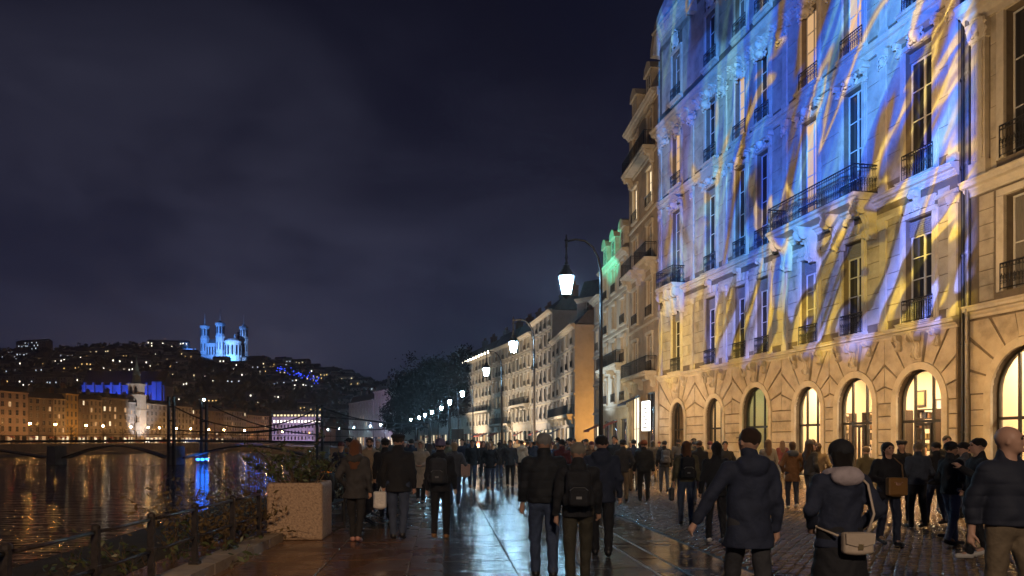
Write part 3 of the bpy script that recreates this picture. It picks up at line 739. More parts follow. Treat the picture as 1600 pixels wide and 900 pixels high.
# corner and bay pilasters
for x in (.17, 3.65, 10.4, 16.2, 20.2, 24.9):
    for a, b in ((LEDGE+.05, C2-1.02), (C2+.08, C3-.42), (C3+.08, C4-.77)):
        w = .17; m_ = MB(); m_.box(x-w, x+w, -.02, .09, a, b-.36); m_.box(x-w-.04, x+w+.04, -.02, .13, a, a+.28)
        m_.box(x-w-.03, x+w+.03, -.02, .12, b-.345, b-.26); m_.prism([(-.02, b-.26), (.12, b-.26), (.2, b-.02), (-.02, b-.02)], 'x', x-w-.05, x+w+.05)
        m_.build('pilaster', TRIM, mans)
        if a > 10: obj('capital', CART[0], mans, (x, .1, b-.5)).scale = (.5, .5, .5)
for i, x in enumerate(AXS):
    nar = 1.25 if i not in (3, 4) else 1.15
    if i == 0: nar = 1.4
    for fl, (zb, zt) in enumerate(((6.1, 9.9), (11.4, 16.2), (17.7, 21.2), (23.2, 26.2))):
        h = zt-zb; st = None
        if fl == 2 and i in (1, 2, 4, 6): st = PANE_L
        if fl == 1 and i in (2,): st = PANE_L
        if fl == 0 and i == 2: st = PANE_C
        add_window(mans, x, zb, nar-.04, h-.04, .28, 2, 4 if h > 3.4 else 3, st, .55 if fl == 0 else (.35 if fl == 1 and i in (0, 5) else 0))
        s = MB(); f = .17
        for sx in (-1, 1):
            xa, xb = sorted((x+sx*nar/2, x+sx*(nar/2+f))); s.box(xa, xb, -.02, .10, zb-.02, zt+.02)
            xa, xb = sorted((x+sx*(nar/2+f), x+sx*(nar/2+f+.07))); s.box(xa, xb, -.02, .06, zb-.02, zt+.1)
        s.box(x-nar/2-f-.02, x+nar/2+f+.02, -.02, .13, zt+.022, zt+.2); s.build('window_surround', TRIM, mans)
        MB().prism(cornice_pts(.3, .2, zb-.03), 'x', x-nar/2-.28, x+nar/2+.28).build('sill', TRIM, mans)
        add_railing(mans, x, .12, zb, nar+.14, .82 if fl != 1 else .95)
        if fl == 0:
            c = MB()                               # tapering flutes over the lintel
            for k in range(-2, 3): c.prism([(x+k*.3-.11, zt+.24), (x+k*.3+.11, zt+.24), (x+k*.34+.15, zt+.62), (x+k*.34-.15, zt+.62)], 'y', -.02, .09+.04*(2-abs(k)))
            c.build('fluted_lintel', TRIM, mans); obj('keystone', shared('k2', lambda: scroll_mesh(.3, .7, .26)), mans, (x, .06, C2-.42))
        if fl in (1, 2):
            hd = MB()
            w2 = nar/2+.38
            if (i+fl) % 2: hd.prism([(x-w2, zt+.55), (x+w2, zt+.55), (x, zt+1.02)], 'y', .0, .3)
            else: hd.prism([(x-w2, zt+.55)]+[(x-w2*math.cos(PI*k/10), zt+.6+.42*math.sin(PI*k/10)) for k in range(11)]+[(x+w2, zt+.55)], 'y', .0, .3)
            hd.box(x-w2-.04, x+w2+.04, -.01, .36, zt+.45, zt+.548); hd.build('pediment', TRIM, mans)
            o = obj('cartouche', CART[(i+fl) % 2], mans, (x, .14, zt+.34)); o.scale = (.95, 1, .62)
            for sx in (-1, 1): obj('bracket', shared('br', lambda: scroll_mesh(.26, .5, .14)), mans, (x+sx*(nar/2+.24), .05, zt+.45))
        if fl == 3:
            o = obj('cartouche', CART[1], mans, (x, .06, zt+.75))
# heavy console balcony over axes 1 and 2, small ones at the far end
def balcony(root, x0, x1, z, p, rh=1.0, ncon=4, mats=TRIM, fancy=True, conh=1.5):
    s = MB(); s.prism([(0, z-.28), (p*.86, z-.28), (p*.9, z-.16), (p, z-.12), (p, z), (0, z)], 'x', x0, x1)
    b = s.build('balcony', mats, root)
    me = shared(('rail', round(x1-x0, 2), rh, p, fancy), lambda: railing_mesh(x1-x0-.16, rh, p-.1, fancy))
    obj('railing', me, b, ((x0+x1)/2, 0, z))
    for k in range(ncon):
        xc = x0+.28+(x1-x0-.56)*k/max(1, ncon-1); obj('console', shared(('con', p, conh), lambda: scroll_mesh(p*.85, conh, .36)), b, (xc, .02, z-.28))
    return b
balcony(mans, 3.95, 10.3, C2+.2, 1.15, 1.12, 4)
balcony(mans, 21.3, 23.9, C2+.2, .9, 1.05, 3)
# frieze garlands below the big cornice
for k in range(13):
    o = obj('garland', CART[k % 2], mans, (1.0+k*1.92, .08, C4-1.05 if k % 2 else C4-1.0)); o.scale = (1.15, 1.2, .6)
for k in range(24): obj('modillion', shared('mod', lambda: scroll_mesh(.5, .5, .2)), mans, (.6+k*1.04, .04, C4-.4))
# arched gable at the far end
g = MB(); gx, gw = 22.6, 2.5
for a in range(12):
    t0, t1 = PI*a/12, PI*(a+1)/12
    P = lambda t, r: (gx+(gw+r)*math.cos(t), 27.2+(gw*.9+r)*math.sin(t))
    g.prism([P(t0, 0), P(t1, 0), P(t1, .45), P(t0, .45)], 'y', -.3, .5)
g.build('arched_pediment', TRIM, mans)
MB().prism([(gx-gw, HT-.6)]+[(gx-gw*math.cos(PI*k/12), 27.2+gw*.9*math.sin(PI*k/12)) for k in range(13)]+[(gx+gw, HT-.6)], 'y', -.25, .05).build('gable', STONE, mans)
# roof and chimneys
MB().prism([(-.4, HT+.3), (-3.2, HT+4.2), (-13, HT+4.2), (-14, HT+.3)], 'x', 0, 25.1).build('roof', ZINC, mans)
# rainwater pipe in the party-wall recess, lit shops behind the arches
GUT = mat('zinc_pipe', (.13, .12, .11), .45, .5, var=.3, vs=6)
pp = MB().tube([(-.2, .0, 0), (-.2, .0, 29)], .05, 10).build('rainwater_pipe', IRON, mans)
for z in range(2, 28, 3): MB().lathe([(.085, -.04), (.085, .04)], 10, (-.2, .0, z)).build('pipe_collar', IRON, pp)
MB().box(-.56, -.07, -.6, -.12, 0, 29).build('party_wall_recess', mat('dark_stone', (.05, .045, .04), .9), mans)  # plain dark panel set back between the two houses
shop_room(mans, .25, 10.3, 4.9, 90); shop_goods(mans, .3, 10.2, 5)
shop_room(mans, 11.3, 15.0, 5.0, 16, (.75, 1, .6)); shop_goods(mans, 11.4, 14.9, 6)
shop_room(mans, 16.0, 19.2, 4.9, 30, (1, .85, .55)); shop_goods(mans, 16.1, 19.1, 8)
shop_room(mans, 20.9, 23.6, 4.9, 1, (1, .8, .5))
# ------------------------------------------------------------------ the house at the right edge
eL, eA = frame_of((18.53, 12.0), (15.42, 25.80))
edge_h = thing('corner_house', 'plain stone house at the right edge with one great arched shop window', 'building', (18.53, 12.0, 0), eA)
xc, w = 11.9, 2.75
ops = [(xc, w, .1, 3.25+w*.52, w*.52), (7.9, w, .1, 3.25+w*.52, w*.52)]
for x in (xc, 7.9): ops += [(x, 1.7, 6.5, 9.5, 0), (x, 1.7, 10.75, 15.4, 0), (x, 1.5, 17.4, 20.5, 0)]
mb = MB(); wall_mesh(mb, 0, eL, 0, 24, ops, .4)
mb.poly([(0, 0, 0), (0, -12, 0), (0, -12, 24), (0, 0, 24)]); mb.poly([(eL, 0, 0), (eL, 0, 24), (eL, -12, 24), (eL, -12, 0)]); mb.poly([(0, 0, 24), (eL, 0, 24), (eL, -12, 24), (0, -12, 24)])
mb.build('wall', STONE_J, edge_h)
blk = []
h = 3.25
courses(xc+w/2+.30, eL-.0, .12, h, 6, 1.7, .03); courses(7.9+w/2+.30, xc-w/2-.30, .12, h, 6, 1.7, .03)
courses(xc+1.3, eL-.35, 6.3, 9.8, 7, 1.9); courses(9.2, xc-1.3, 6.3, 9.8, 7, 1.9)
courses(xc+1.2, eL-.8, 10.5, 15.6, 5, 2.2)
axes_block(edge_h, 'stone_block', blk, STONE, .03, .012)
for x, hl, hr in ((xc, 1.98, eL-xc-.02), (7.9, 3.0, 1.98)):
    voussoirs(edge_h, x, w, 3.25, w*.52, hl, hr, 5.7, 9, .28); shop_glazing(edge_h, x, w, 3.25, w*.52, False)
    add_window(edge_h, x, 6.5, 1.66, 3.0, .3, 2, 2, PANE_C); add_window(edge_h, x, 10.75, 1.66, 4.6, .3, 2, 3, PANE)
    add_railing(edge_h, x, .14, 6.5, 1.9, .85); add_railing(edge_h, x, .14, 10.75, 1.95, 1.0)
    for zb, zt in ((6.5, 9.5), (10.75, 15.4)):
        s = MB()
        for sx in (-1, 1):
            a, b = sorted((x+sx*.85, x+sx*1.08)); s.box(a, b, -.02, .11, zb-.02, zt+.02); a, b = sorted((x+sx*1.08, x+sx*1.18)); s.box(a, b, -.02, .06, zb-.02, zt+.1)
        s.box(x-1.1, x+1.1, -.02, .14, zt+.022, zt+.24); s.build('window_surround', TRIM, edge_h)
for z, p, hh in ((6.2, .3, .42), (10.35, .42, .5), (16.2, .6, .7)):
    MB().prism(cornice_pts(p, hh, z), 'x', -.05, eL+.12).build('cornice', TRIM, edge_h)
for a, b in ((10.4, 15.5),):
    m_ = MB(); x = eL-.45; m_.box(x-.28, x+.28, -.02, .16, a, b-.6); m_.box(x-.36, x+.36, -.02, .22, a, a+.5)
    for dx in (-.15, .15): m_.box(x+dx-.05, x+dx+.05, -.02, .2, a+.6, b-.7)
    m_.prism([(-.02, b-.6), (.2, b-.6), (.34, b), (-.02, b)], 'x', x-.36, x+.36); m_.build('pilaster', TRIM, edge_h)
    o = obj('capital', CART[0], edge_h, (x, .18, b-.2)); o.scale = (.8, .8, .7)
pp = MB().tube([(eL-.05, .2, 0), (eL-.05, .2, 23)], .07, 10).build('rainwater_pipe', GUT, edge_h)
for z in range(2, 22, 3): MB().lathe([(.095, -.04), (.095, .04)], 10, (eL-.05, .2, z)).build('pipe_collar', GUT, pp)
shop_room(edge_h, 5.5, eL-.4, 5.2, 90); shop_goods(edge_h, 5.6, eL-.5, 11)

# ------------------------------------------------------------------ town houses further down the quay
def townhouse(label, P0, P1, H, nf, nb, gf=4.3, wm=STONE3, depth=12, balc=(), litp=.2, litm=None, dormers=0, chim=2, roofh=2.6, shop=True, ww=1.05, z0=0.0, rows=3, deco=True, name='town_house', litrows=None, railp=.6, roofm=None, group=None, bright=0.0):
    L, A = frame_of(P0, P1); rt = thing(name, label, 'building', (P0[0], P0[1], z0), A, group)
    fh = (H-gf)/nf; xs = [L*(i+.5)/nb for i in range(nb)]; ww = min(ww, L/nb*.48)
    ops = []
    for x in xs:
        for f in range(nf): ops.append((x, ww, gf+f*fh+.55, gf+f*fh+.55+min(fh*.66, 2.6), 0))
        ops.append((x, min(L/nb*.68, 2.4), .15, gf-.9, 0))
    mb = MB(); wall_mesh(mb, 0, L, 0, H, ops, .25)
    mb.poly([(0, 0, 0), (0, -depth, 0), (0, -depth, H), (0, 0, H)]); mb.poly([(L, 0, 0), (L, 0, H), (L, -depth, H), (L, -depth, 0)])
    mb.poly([(0, 0, H), (L, 0, H), (L, -depth, H), (0, -depth, H)]); mb.poly([(0, -depth, 0), (L, -depth, 0), (L, -depth, H), (0, -depth, H)])
    mb.build('wall', wm, rt)
    for i, x in enumerate(xs):
        for f in range(nf):
            zb = gf+f*fh+.55; hh = min(fh*.66, 2.6); r = R.random()
            st = (PANE_L2 if R.random() < .35+bright else (litm or PANE_L)) if r < (litrows or {}).get(f, litp) else (PANE if r < .7 else PANE_C)
            o = obj('window', shared(('win', round(ww, 2), round(hh, 2), 2, rows), lambda: window_mesh(ww, hh, 2, rows, .07).mesh('window', FRAME)), rt, (x, -.2, zb))
            obj('pane', shared(('pane2', round(ww, 2), round(hh, 2)), lambda: MB().box(-ww/2+.03, ww/2-.03, .004, .02, .03, hh-.03).mesh('pane', PANE)), o, (0, 0, 0), m=st)
            if deco:
                def sur():
                    s = MB(); s.box(-ww/2-.16, -ww/2, -.02, .09, 0, hh); s.box(ww/2, ww/2+.16, -.02, .09, 0, hh); s.box(-ww/2-.22, ww/2+.22, -.02, .17, hh+.002, hh+.22); s.box(-ww/2-.2, ww/2+.2, -.02, .2, -.14, -.002); return s.mesh('window_surround', TRIM)
                obj('window_surround', shared(('sur', round(ww, 2), round(hh, 2)), sur), rt, (x, 0, zb), m=wm if wm is STONE3 else TRIM)
                if R.random() < railp: add_railing(rt, x, .16, zb, ww+.2, .7, 0, False)
    for f in range(nf):
        MB().box(-.01, L+.01, -.02, .12, gf+f*fh-.02, gf+f*fh+.16).build('string_course', TRIM if deco else wm, rt)
    MB().prism(cornice_pts(.55, .5, H+.1), 'x', -.05, L+.05).build('cornice', TRIM if deco else wm, rt)
    for (f, a, b) in balc: balcony(rt, L*a, L*b, gf+f*fh+.45, .85, 1.0, max(2, int((b-a)*L/2.2)), TRIM, False, .8)
    # mansard roof
    rm = roofm or R.choice((SLATE, ZINC))
    rf = MB().prism([(-.2, H+.12), (-1.5, H+roofh), (-depth+1.5, H+roofh+.2), (-depth+.2, H+.12)], 'x', 0, L).build('roof', rm, rt)
    for k in range(chim):
        cx = L*(k+.5)/chim+R.uniform(-1, 1); m_ = MB().box(cx-.9, cx+.9, -4.2, -3.4, H+roofh-.4, H+roofh+1.9); m_.box(cx-1, cx+1, -4.3, -3.3, H+roofh+1.902, H+roofh+2.05)
        c = m_.build('chimney', R.choice((BRICK, STONE3)), rf)
        for q in range(4): MB().lathe([(.13, 0), (.11, .55), (.14, .6)], 7, (cx-.66+q*.44, -3.8, H+roofh+2.05)).build('chimney_pot', BRICK, c)
    for k in range(dormers):
        cx = L*(k+.5)/dormers; d = MB(); d.box(cx-.75, cx+.75, -2.2, .1, H+.15, H+2.0); d.prism([(cx-.95, H+2.0), (cx-.7, H+2.5), (cx, H+2.8), (cx+.7, H+2.5), (cx+.95, H+2.0)], 'y', -2.2, .25)
        d.build('dormer', TRIM, rt); obj('window', shared(('dw',), lambda: window_mesh(.9, 1.4, 2, 2).mesh('window', FRAME)), rt, (cx, .08, H+.4)); MB().box(cx-.42, cx+.42, .085, .1, H+.45, H+1.75).build('pane', PANE, rt)
    if shop:
        for i, x in enumerate(xs):
            w2 = min(L/nb*.68, 2.4); h2 = gf-1.05
            lit = R.random() < .6
            o = obj('shop_front', shared(('sf', round(w2, 2), round(h2, 2)), lambda: window_mesh(w2, h2, 3, 2, .08).mesh('shop_front', FRAME_D)), rt, (x, -.2, .15))
            MB().box(x-w2/2+.03, x+w2/2-.03, -.195, -.18, .2, h2+.1).build('pane', R.choice((PANE_L, PANE_L2, PANE_L2)) if lit else PANE, rt)
            if R.random() < .4: MB().prism([(0, gf-1.0), (1.1, gf-1.5), (1.1, gf-1.65), (1.06, gf-1.65), (1.04, gf-1.5), (0, gf-1.06)], 'x', x-w2/2-.1, x+w2/2+.1).build('awning', mat('awning_%d' % R.randint(0, 2), R.choice(((.25, .05, .04), (.04, .06, .12), (.3, .25, .18))), .8), rt)
    return rt
hB = townhouse('brown stone house with stacked iron balconies, between the projection and the green-lit roof', (9.75, 51.2), (9.05, 59.3), 25.2, 5, 2, 6.0, STONE2, balc=((0, .05, .95), (2, .05, .45), (2, .55, .95), (4, .1, .9)), litp=.1, dormers=2, chim=1, roofh=2.4, ww=1.3, shop=True)
hC = townhouse('pale house washed in cool light under a row of green glowing dormers', (9.0, 59.45), (8.1, 68.9), 16.6, 4, 3, 4.4, STONE4, balc=((1, .1, .9),), litp=.15, dormers=3, chim=1, roofh=2.8, ww=1.2)
hC2 = townhouse('narrow dark-roofed house beside the side street', (8.08, 69.0), (7.75, 72.6), 14.8, 4, 1, 4.2, STONE3, chim=1, roofh=2.0)
hD = townhouse('grey house whose blank end wall glows orange above the side street', (6.75, 82.6), (5.2, 98.3), 14.3, 4, 5, 4.2, STONE3, balc=((0, .02, .98),), litp=.45, litm=PANE_C, chim=1, roofh=1.6, litrows={1: .8, 0: .7}, roofm=SLATE)
hE = townhouse('tall grey house rising a storey above the orange-walled one', (5.15, 98.5), (2.85, 111.8), 18.6, 6, 5, 4.2, STONE3, litp=.12, chim=2, roofh=1.8)
hF = townhouse('cream house with bright white ground-floor shops, first beyond the tall grey one', (2.8, 112), (.1, 123.7), 17.6, 5, 5, 4.2, STONE4, balc=((1, .1, .9),), litp=.3, litrows={1: .7, 0: .6}, chim=2)
hG = townhouse('cream house with rows of small balconies, fourth lamp in front of it', (0, 124), (-3.4, 134.8), 17.6, 5, 6, 4.2, STONE4, balc=((0, .02, .98),), litp=.12, litrows={0: .5, 1: .6, 2: .5}, chim=2)
hH = townhouse('long house with small white lamps strung along its cornice', (-3.5, 135), (-10.4, 157.8), 17.2, 5, 10, 4.2, STONE4, balc=((1, .02, .98),), litp=.18, litrows={1: .6}, chim=3)
hI = townhouse('dim house half hidden by the dark trees', (-10.5, 158), (-24, 199), 17, 5, 14, 4.2, STONE3, litp=.1, chim=3, deco=False)
townhouse('mauve-lit house beyond the trees, tallest of the pair', (-36, 240), (-47, 262), 18.5, 5, 7, 4.2, STONE4, litp=.05, chim=3, deco=False)
townhouse('pale mauve house left of the taller one beyond the trees', (-47.5, 263), (-62, 292), 16, 5, 9, 4.2, STONE4, litp=.08, chim=4, deco=False)
# cornice lamps on hH
L, A = frame_of((-3.5, 135), (-10.4, 157.8))
EM_S = emis('small_white_lamp', (1, .85, .65), 14, False)
for k in range(11): MB().lathe([(.02, -.25), (.14, -.1), (.16, .1), (.05, .25)], 6, (L*(k+.5)/11, .45, 17.5)).build('cornice_lamp', EM_S, hH)
# set-back block behind the side street
townhouse('dark set-back block behind the orange-walled house', (22, 84), (8.2, 97), 19.5, 6, 5, 4.2, STONE3, litp=.06, chim=3, shop=False)
# painted lights of the show on the neighbours, with added warm fill
spot('green_floodlight', (3.0, 62.0, 13.5), (8.5, 65, 19), 3600, (.05, .85, .55), 60, .5)
spot('cool_floodlight', (3.0, 66.0, 1.5), (8.6, 65, 11), 3200, (.72, .88, 1.0), 75, .6)
spot('yellow_floodlight', (3.6, 56, 1.5), (9.0, 61.5, 6), 900, (1, .85, .45), 70, .6)
spot('sodium_floodlight', (10.8, 77.0, 2.6), (8.8, 82.6, 5.5), 3400, (1.0, .46, .10), 110, .7)
for (x_, y_, tx, ty, e_) in ((-1.5, 88, 5.5, 92, 10000), (-5, 104, 3.5, 106, 10000), (-9, 122, .5, 120, 11000), (-14, 140, -6, 143, 12000)): spot('unseen_warm_spot', (x_, y_, .5), (tx, ty, 9), e_, (1, .78, .55), 95, .8)  # unseen low spots, added to brighten the houses down the row
spot('blue_floodlight', (2.0, 52.0, 9.0), (8.2, 55, 13.5), 700, (.1, .2, 1), 18, .3)
spot('mauve_floodlight', (-44, 226, 2), (-46, 258, 11), 16000, (.62, .45, 1), 60, .6)
# hanging sign, shop sign and lit shopfront details by the brown house
sg = thing('shop_sign', 'white glowing shop sign board with dark scrawled figures, fixed to the brown house', 'sign', (9.0, 51.6, 3.4), mA)
MB().box(-.55, .55, -.08, .08, -1.0, 1.0).build('light_box', emis('sign_white', (1, .95, .85), 2.6), sg)
m_ = MB()
for k in range(7):
    z = .75-k*.25; m_.box(-.4+.1*(k % 2), .3-.15*(k % 3), .081, .095, z-.05, z+.03); m_.box(-.4+.1*(k % 2), .3-.15*(k % 3), -.095, -.081, z-.05, z+.03)
m_.build('lettering', IRON, sg, kind='stuff'); MB().box(-.6, .6, -.06, .06, 1.0, 1.06).build('sign_frame', IRON, sg)
sc_ = thing('video_screen', 'small turquoise glowing screen by the far shop fronts', 'screen', (-9.6, 134, 3.0), .9)
MB().box(-1.5, 1.5, -.05, .05, -.8, .8).build('display', emis('screen_cyan', (.2, .75, .9), 2.2, False), sc_); MB().box(-1.6, 1.6, -.12, -.052, -.9, .9).build('casing', IRON, sc_); MB().box(-.06, .06, -.1, 0, -3.0, -.9).build('post', IRON, sc_)
# ------------------------------------------------------------------ street lamps
LGL = emis('lantern_glow', (.42, .76, 1.0), 270)
def lantern(k, first=[None]):
    H = 7.55
    if first[0] is None:
        rt = obj('street_lamp', None)
        b = MB().lathe([(.22, 0), (.22, .12), (.16, .18), (.14, .75), (.17, .82), (.10, .95), (.07, 1.4), (.055, 5), (.05, H-1.1)], 12)
        b.build('pole', IRON, rt, smooth=True)
        arm = [(0, 0, H-1.1)]+[(-1.08*(1-math.cos(a))/1.0*.5-0, 0, H-1.1+1.5*math.sin(a)*.98) for a in [PI*q/12 for q in range(1, 8)]]
        arm = [(0, 0, H-1.1), (-.01, 0, H-.6), (-.08, 0, H-.15), (-.25, 0, H+.2), (-.5, 0, H+.4), (-.8, 0, H+.45), (-1.08, 0, H+.38)]
        MB().tube(arm, [.05, .045, .04, .036, .033, .03, .03], 8).build('arm', IRON, rt, smooth=True)
        m_ = MB(); m_.tube([(-1.08, 0, H+.2), (-1.08, 0, H+.6)], [.05, .02], 8); m_.lathe([(.03, -.05), (.07, 0), (.03, .06)], 8, (-1.08, 0, H+.42)); m_.build('finial', IRON, rt)
        m_ = MB().lathe([(.0301, -.35), (.06, -.3), (.035, -.22), (.05, -.12), (.028, 0), (.028, .22)], 8, (-1.08, 0, H+.0)); m_.build('hanger', IRON, rt)
        m_ = MB().lathe([(.29, -.72), (.27, -.66), (.2, -.56), (.12, -.45), (.10, -.36), (.03, -.33)], 8, (-1.08, 0, H)); m_.build('canopy', IRON, rt)
        c = (-1.08, 0, H-1.28)
        MB().lathe([(.12, .03), (.175, .28), (.205, .52), (.15, .6)], 6, c).build('lantern_glass', LGL, rt)
        m_ = MB()
        for j in range(6):
            t = 2*PI*j/6; m_.tube([(c[0]+.135*math.cos(t), .135*math.sin(t), c[2]-.02), (c[0]+.24*math.cos(t), .24*math.sin(t), c[2]+.54)], .011, 4)
        m_.lathe([(.03, -.14), (.07, -.08), (.14, -.02), (.14, .0)], 6, c); m_.build('lantern_cage', IRON, rt)
        first[0] = rt; return rt
    s = first[0]; r = s.copy(); COL.objects.link(r)
    for ch in list(s.children): c = ch.copy(); COL.objects.link(c); c.parent = r
    return r
ord_ = ['nearest', 'second', 'third', 'fourth', 'fifth', 'sixth', 'seventh', 'eighth', 'ninth', 'tenth', 'eleventh', 'twelfth', 'thirteenth', 'fourteenth', 'fifteenth', 'sixteenth', 'seventeenth']
extra = ['arching over the crowd', 'in front of the grey houses', 'before the blue-lit cornice', 'before the cream houses', 'by the dark trees']
lys = [24, 39.7, 53.8, 79, 96, 113, 128, 142, 157, 172, 190, 208, 226, 246, 268, 292, 313]
for k, y in enumerate(lys):
    o = lantern(k); X = interp(LAMPL, y); o.location = (X+1.08, y, 0); o.rotation_euler = (0, 0, 0)
    if k > 3: o.location.x = X+1.08
    tag(o, '%s lamp of the swan-neck row along the quay, counting from the viewer' % ord_[k], 'street lamp', 'swan-neck street lamps along the quay')

# ------------------------------------------------------------------ railing at the river edge
rl = thing('quay_railing', 'low dark metal railing with two rails at the river edge', 'railing', (0, 0, 0))
pys = [2.3, 3.5, 4.7, 5.85, 7.2, 8.4, 9.66, 11.1, 12.4]
for y in pys:
    x = KX(y); m_ = MB(); m_.box(x-.03, x+.03, y-.03, y+.03, .1, .86); m_.box(x-.06, x+.06, y-.06, y+.06, .14, .17); m_.lathe([(.045, 0), (.045, .03), (.02, .05)], 8, (x, y, .86)); m_.box(x-.04, x+.04, y-.045, y+.045, .44, .52)
    m_.build('post', RAILM, rl)
for z in (.83, .48):
    for a, b in zip(pys, pys[1:]):
        MB().tube([(KX(a), a+.03, z), (KX((a+b)/2), (a+b)/2, z-.004), (KX(b), b-.03, z)], .019, 8).build('rail', RAILM, rl, smooth=True)

# ------------------------------------------------------------------ planter, bench, barriers
GRAN = mat('pebbled_concrete', (.36, .26, .18), .6, var=.55, vs=26, bump=.8, bs=40, col2=(.16, .10, .07))
pl = thing('planter', 'large square pebble-finish concrete planter at the river edge', 'planter', (-3.72, 13.5, 0), .06)
m_ = MB(); pts = [(-.46, -.46), (.46, -.46), (.46, .46), (-.46, .46)]
f = SDF((-.56, -.56, -.06), (.56, .56, 1.06), .028); f.rbox((0, 0, .49), (.47, .47, .49), .03); f.rbox((0, 0, .98), (.38, .38, .07), .02, .01, True)
obj('tub', f.mesh('tub'), pl, m=GRAN); MB().box(-.40, .40, -.40, .40, .85, .93).build('soil', mat('soil', (.03, .02, .015), .95), pl)
LEAF = mat('dark_shrub_leaf', (.055, .075, .03), .5, var=.5, vs=9); TWIG = mat('brown_twig', (.09, .06, .035), .8); LEAFB = mat('dry_leaf', (.12, .085, .035), .7, var=.5, vs=6)
def shrub(label, loc, h, spread, n, leafn, seed, lm=LEAF, name='shrub', down=0, lsize=.05, cat='shrub', group=None):
    rr = random.Random(seed); rt = thing(name, label, cat, loc, 0, group); st = MB(); V = []; Q = []
    for k in range(n):
        a = rr.uniform(0, 2*PI); d = rr.uniform(0, spread*.5); p = Vector((math.cos(a)*d, math.sin(a)*d, -down)); v = Vector((math.cos(a)*rr.uniform(.1, .6), math.sin(a)*rr.uniform(.1, .6), 1)).normalized()
        L = h*rr.uniform(.5, 1.1)+down; pts = [p.copy()]; sgs = 8
        for q in range(sgs):
            v = (v+Vector((rr.uniform(-.25, .25)+math.cos(a)*.08, rr.uniform(-.25, .25)+math.sin(a)*.08, rr.uniform(-.15, .05)))).normalized(); p = p+v*L/sgs; pts.append(p.copy())
            if q > 2 and rr.random() < .6:
                v2 = (v+Vector((rr.uniform(-1, 1), rr.uniform(-1, 1), rr.uniform(-.3, .6)))).normalized(); e = p+v2*L*.25; st.tube([p, (p+e)/2+Vector((0, 0, .02)), e], [.006, .004, .002], 4); pts2 = [p+(e-p)*t for t in (.4, .7, 1)]
                for u in pts2: leaf_at(V, Q, u, rr, lsize)
        st.tube(pts, [.014*(1-.8*q/sgs) for q in range(sgs+1)], 5)
        for q in range(leafn):
            u = pts[rr.randint(2, sgs)]+Vector((rr.gauss(0, .07), rr.gauss(0, .07), rr.gauss(0, .07)))*spread; leaf_at(V, Q, u, rr, lsize)
    st.build('stem', TWIG, rt, kind='stuff'); me = np_mesh('foliage', V, Q, False); obj('foliage', me, rt, m=lm, kind='stuff'); return rt
def leaf_at(V, Q, u, rr, s):
    a = Vector((rr.gauss(0, 1), rr.gauss(0, 1), rr.gauss(0, .8))).normalized(); b = a.cross(Vector((rr.gauss(0, 1), rr.gauss(0, 1), rr.gauss(0, 1)))).normalized(); s *= rr.uniform(.6, 1.4); i = len(V)
    V += [tuple(u-a*s), tuple(u+b*s*.42), tuple(u+a*s), tuple(u-b*s*.42)]; Q.append((i, i+1, i+2, i+3))
shrub('leafy green shrub growing out of the concrete planter', (-3.75, 13.5, .9), .75, .8, 26, 16, 3)
shrub('tangled twiggy bush just left of the planter, outside the railing', (-5.15, 12.9, .0), 1.15, 1.0, 34, 22, 4, LEAFB, down=.3)
shrub('sprawling dark bush on the river side of the railing posts', (-4.95, 10.8, -.4), 1.1, 1.3, 34, 26, 5, LEAF, down=.3)
shrub('thin bare bush hanging below the railing over the water', (-4.6, 9.0, -.9), 1.15, 1.1, 14, 6, 6, LEAFB, down=.2)
shrub('pale dense shrub behind the planter against the lit water', (-5.4, 17.5, .0), 1.5, 2.2, 40, 22, 8, mat('pale_shrub_leaf', (.16, .17, .12), .5, var=.4, vs=8), down=.2)
shrub('second pale shrub behind the planter, nearer the seated person', (-4.9, 19.5, .0), 1.45, 2.0, 34, 20, 9, MC['pale_shrub_leaf'], down=.1)
MB().prism([(-6.6, 8), (-4.28, 8), (-4.5, 13.0), (-4.9, 15), (-6, 24), (-8.3, 24)], 'z', -3.4, -.06).build('planted_bank', mat('bank_earth', (.04, .033, .022), .95, var=.4, vs=2), ground)
be = thing('bench', 'dark slatted bench behind the planter', 'bench', (-3.75, 15.6, 0), .0)
for k in range(4): MB().box(-.22+k*.115, -.12+k*.115, -.8, .8, .43, .46).build('slat', IRON2, be)
for k in range(3): MB().box(-.29, -.26, -.8, .8, .58+k*.12, .66+k*.12).build('back_slat', IRON2, be)
for y in (-.7, .7): m_ = MB(); m_.box(-.25, .2, y-.03, y+.03, .38, .43); m_.box(-.26, -.2, y-.03, y+.03, 0, .38); m_.box(.14, .2, y-.03, y+.03, 0, .38); m_.box(-.26, -.21, y-.03, y+.03, .43, .98); m_.build('leg', IRON2, be)
def barrier(label, x, y, rz):
    t = thing('crowd_barrier', label, 'barrier', (x, y, 0), rz, 'black barriers by the bench')
    f_ = MB(); f_.tube([(-.6, 0, .12), (-.6, 0, .85), (-.5, 0, .95), (.5, 0, .95), (.6, 0, .85), (.6, 0, .12), (-.6, 0, .12)], .022, 6); f_.build('frame', IRON2, t)
    f_ = MB()
    for k in range(9): f_.tube([(-.48+k*.12, 0, .13), (-.48+k*.12, 0, .94)], .009, 4)
    f_.build('bars', IRON2, t, kind='stuff')
    for sx in (-.5, .5): MB().tube([(sx, -.25, .02), (sx, -.08, .12), (sx, .08, .12), (sx, .25, .02)], .02, 6).build('foot', IRON2, t)
barrier('black barrier right beside the planter', -2.98, 14.6, 1.45)
barrier('black barrier a step beyond the one by the planter', -3.05, 16.1, 1.6)

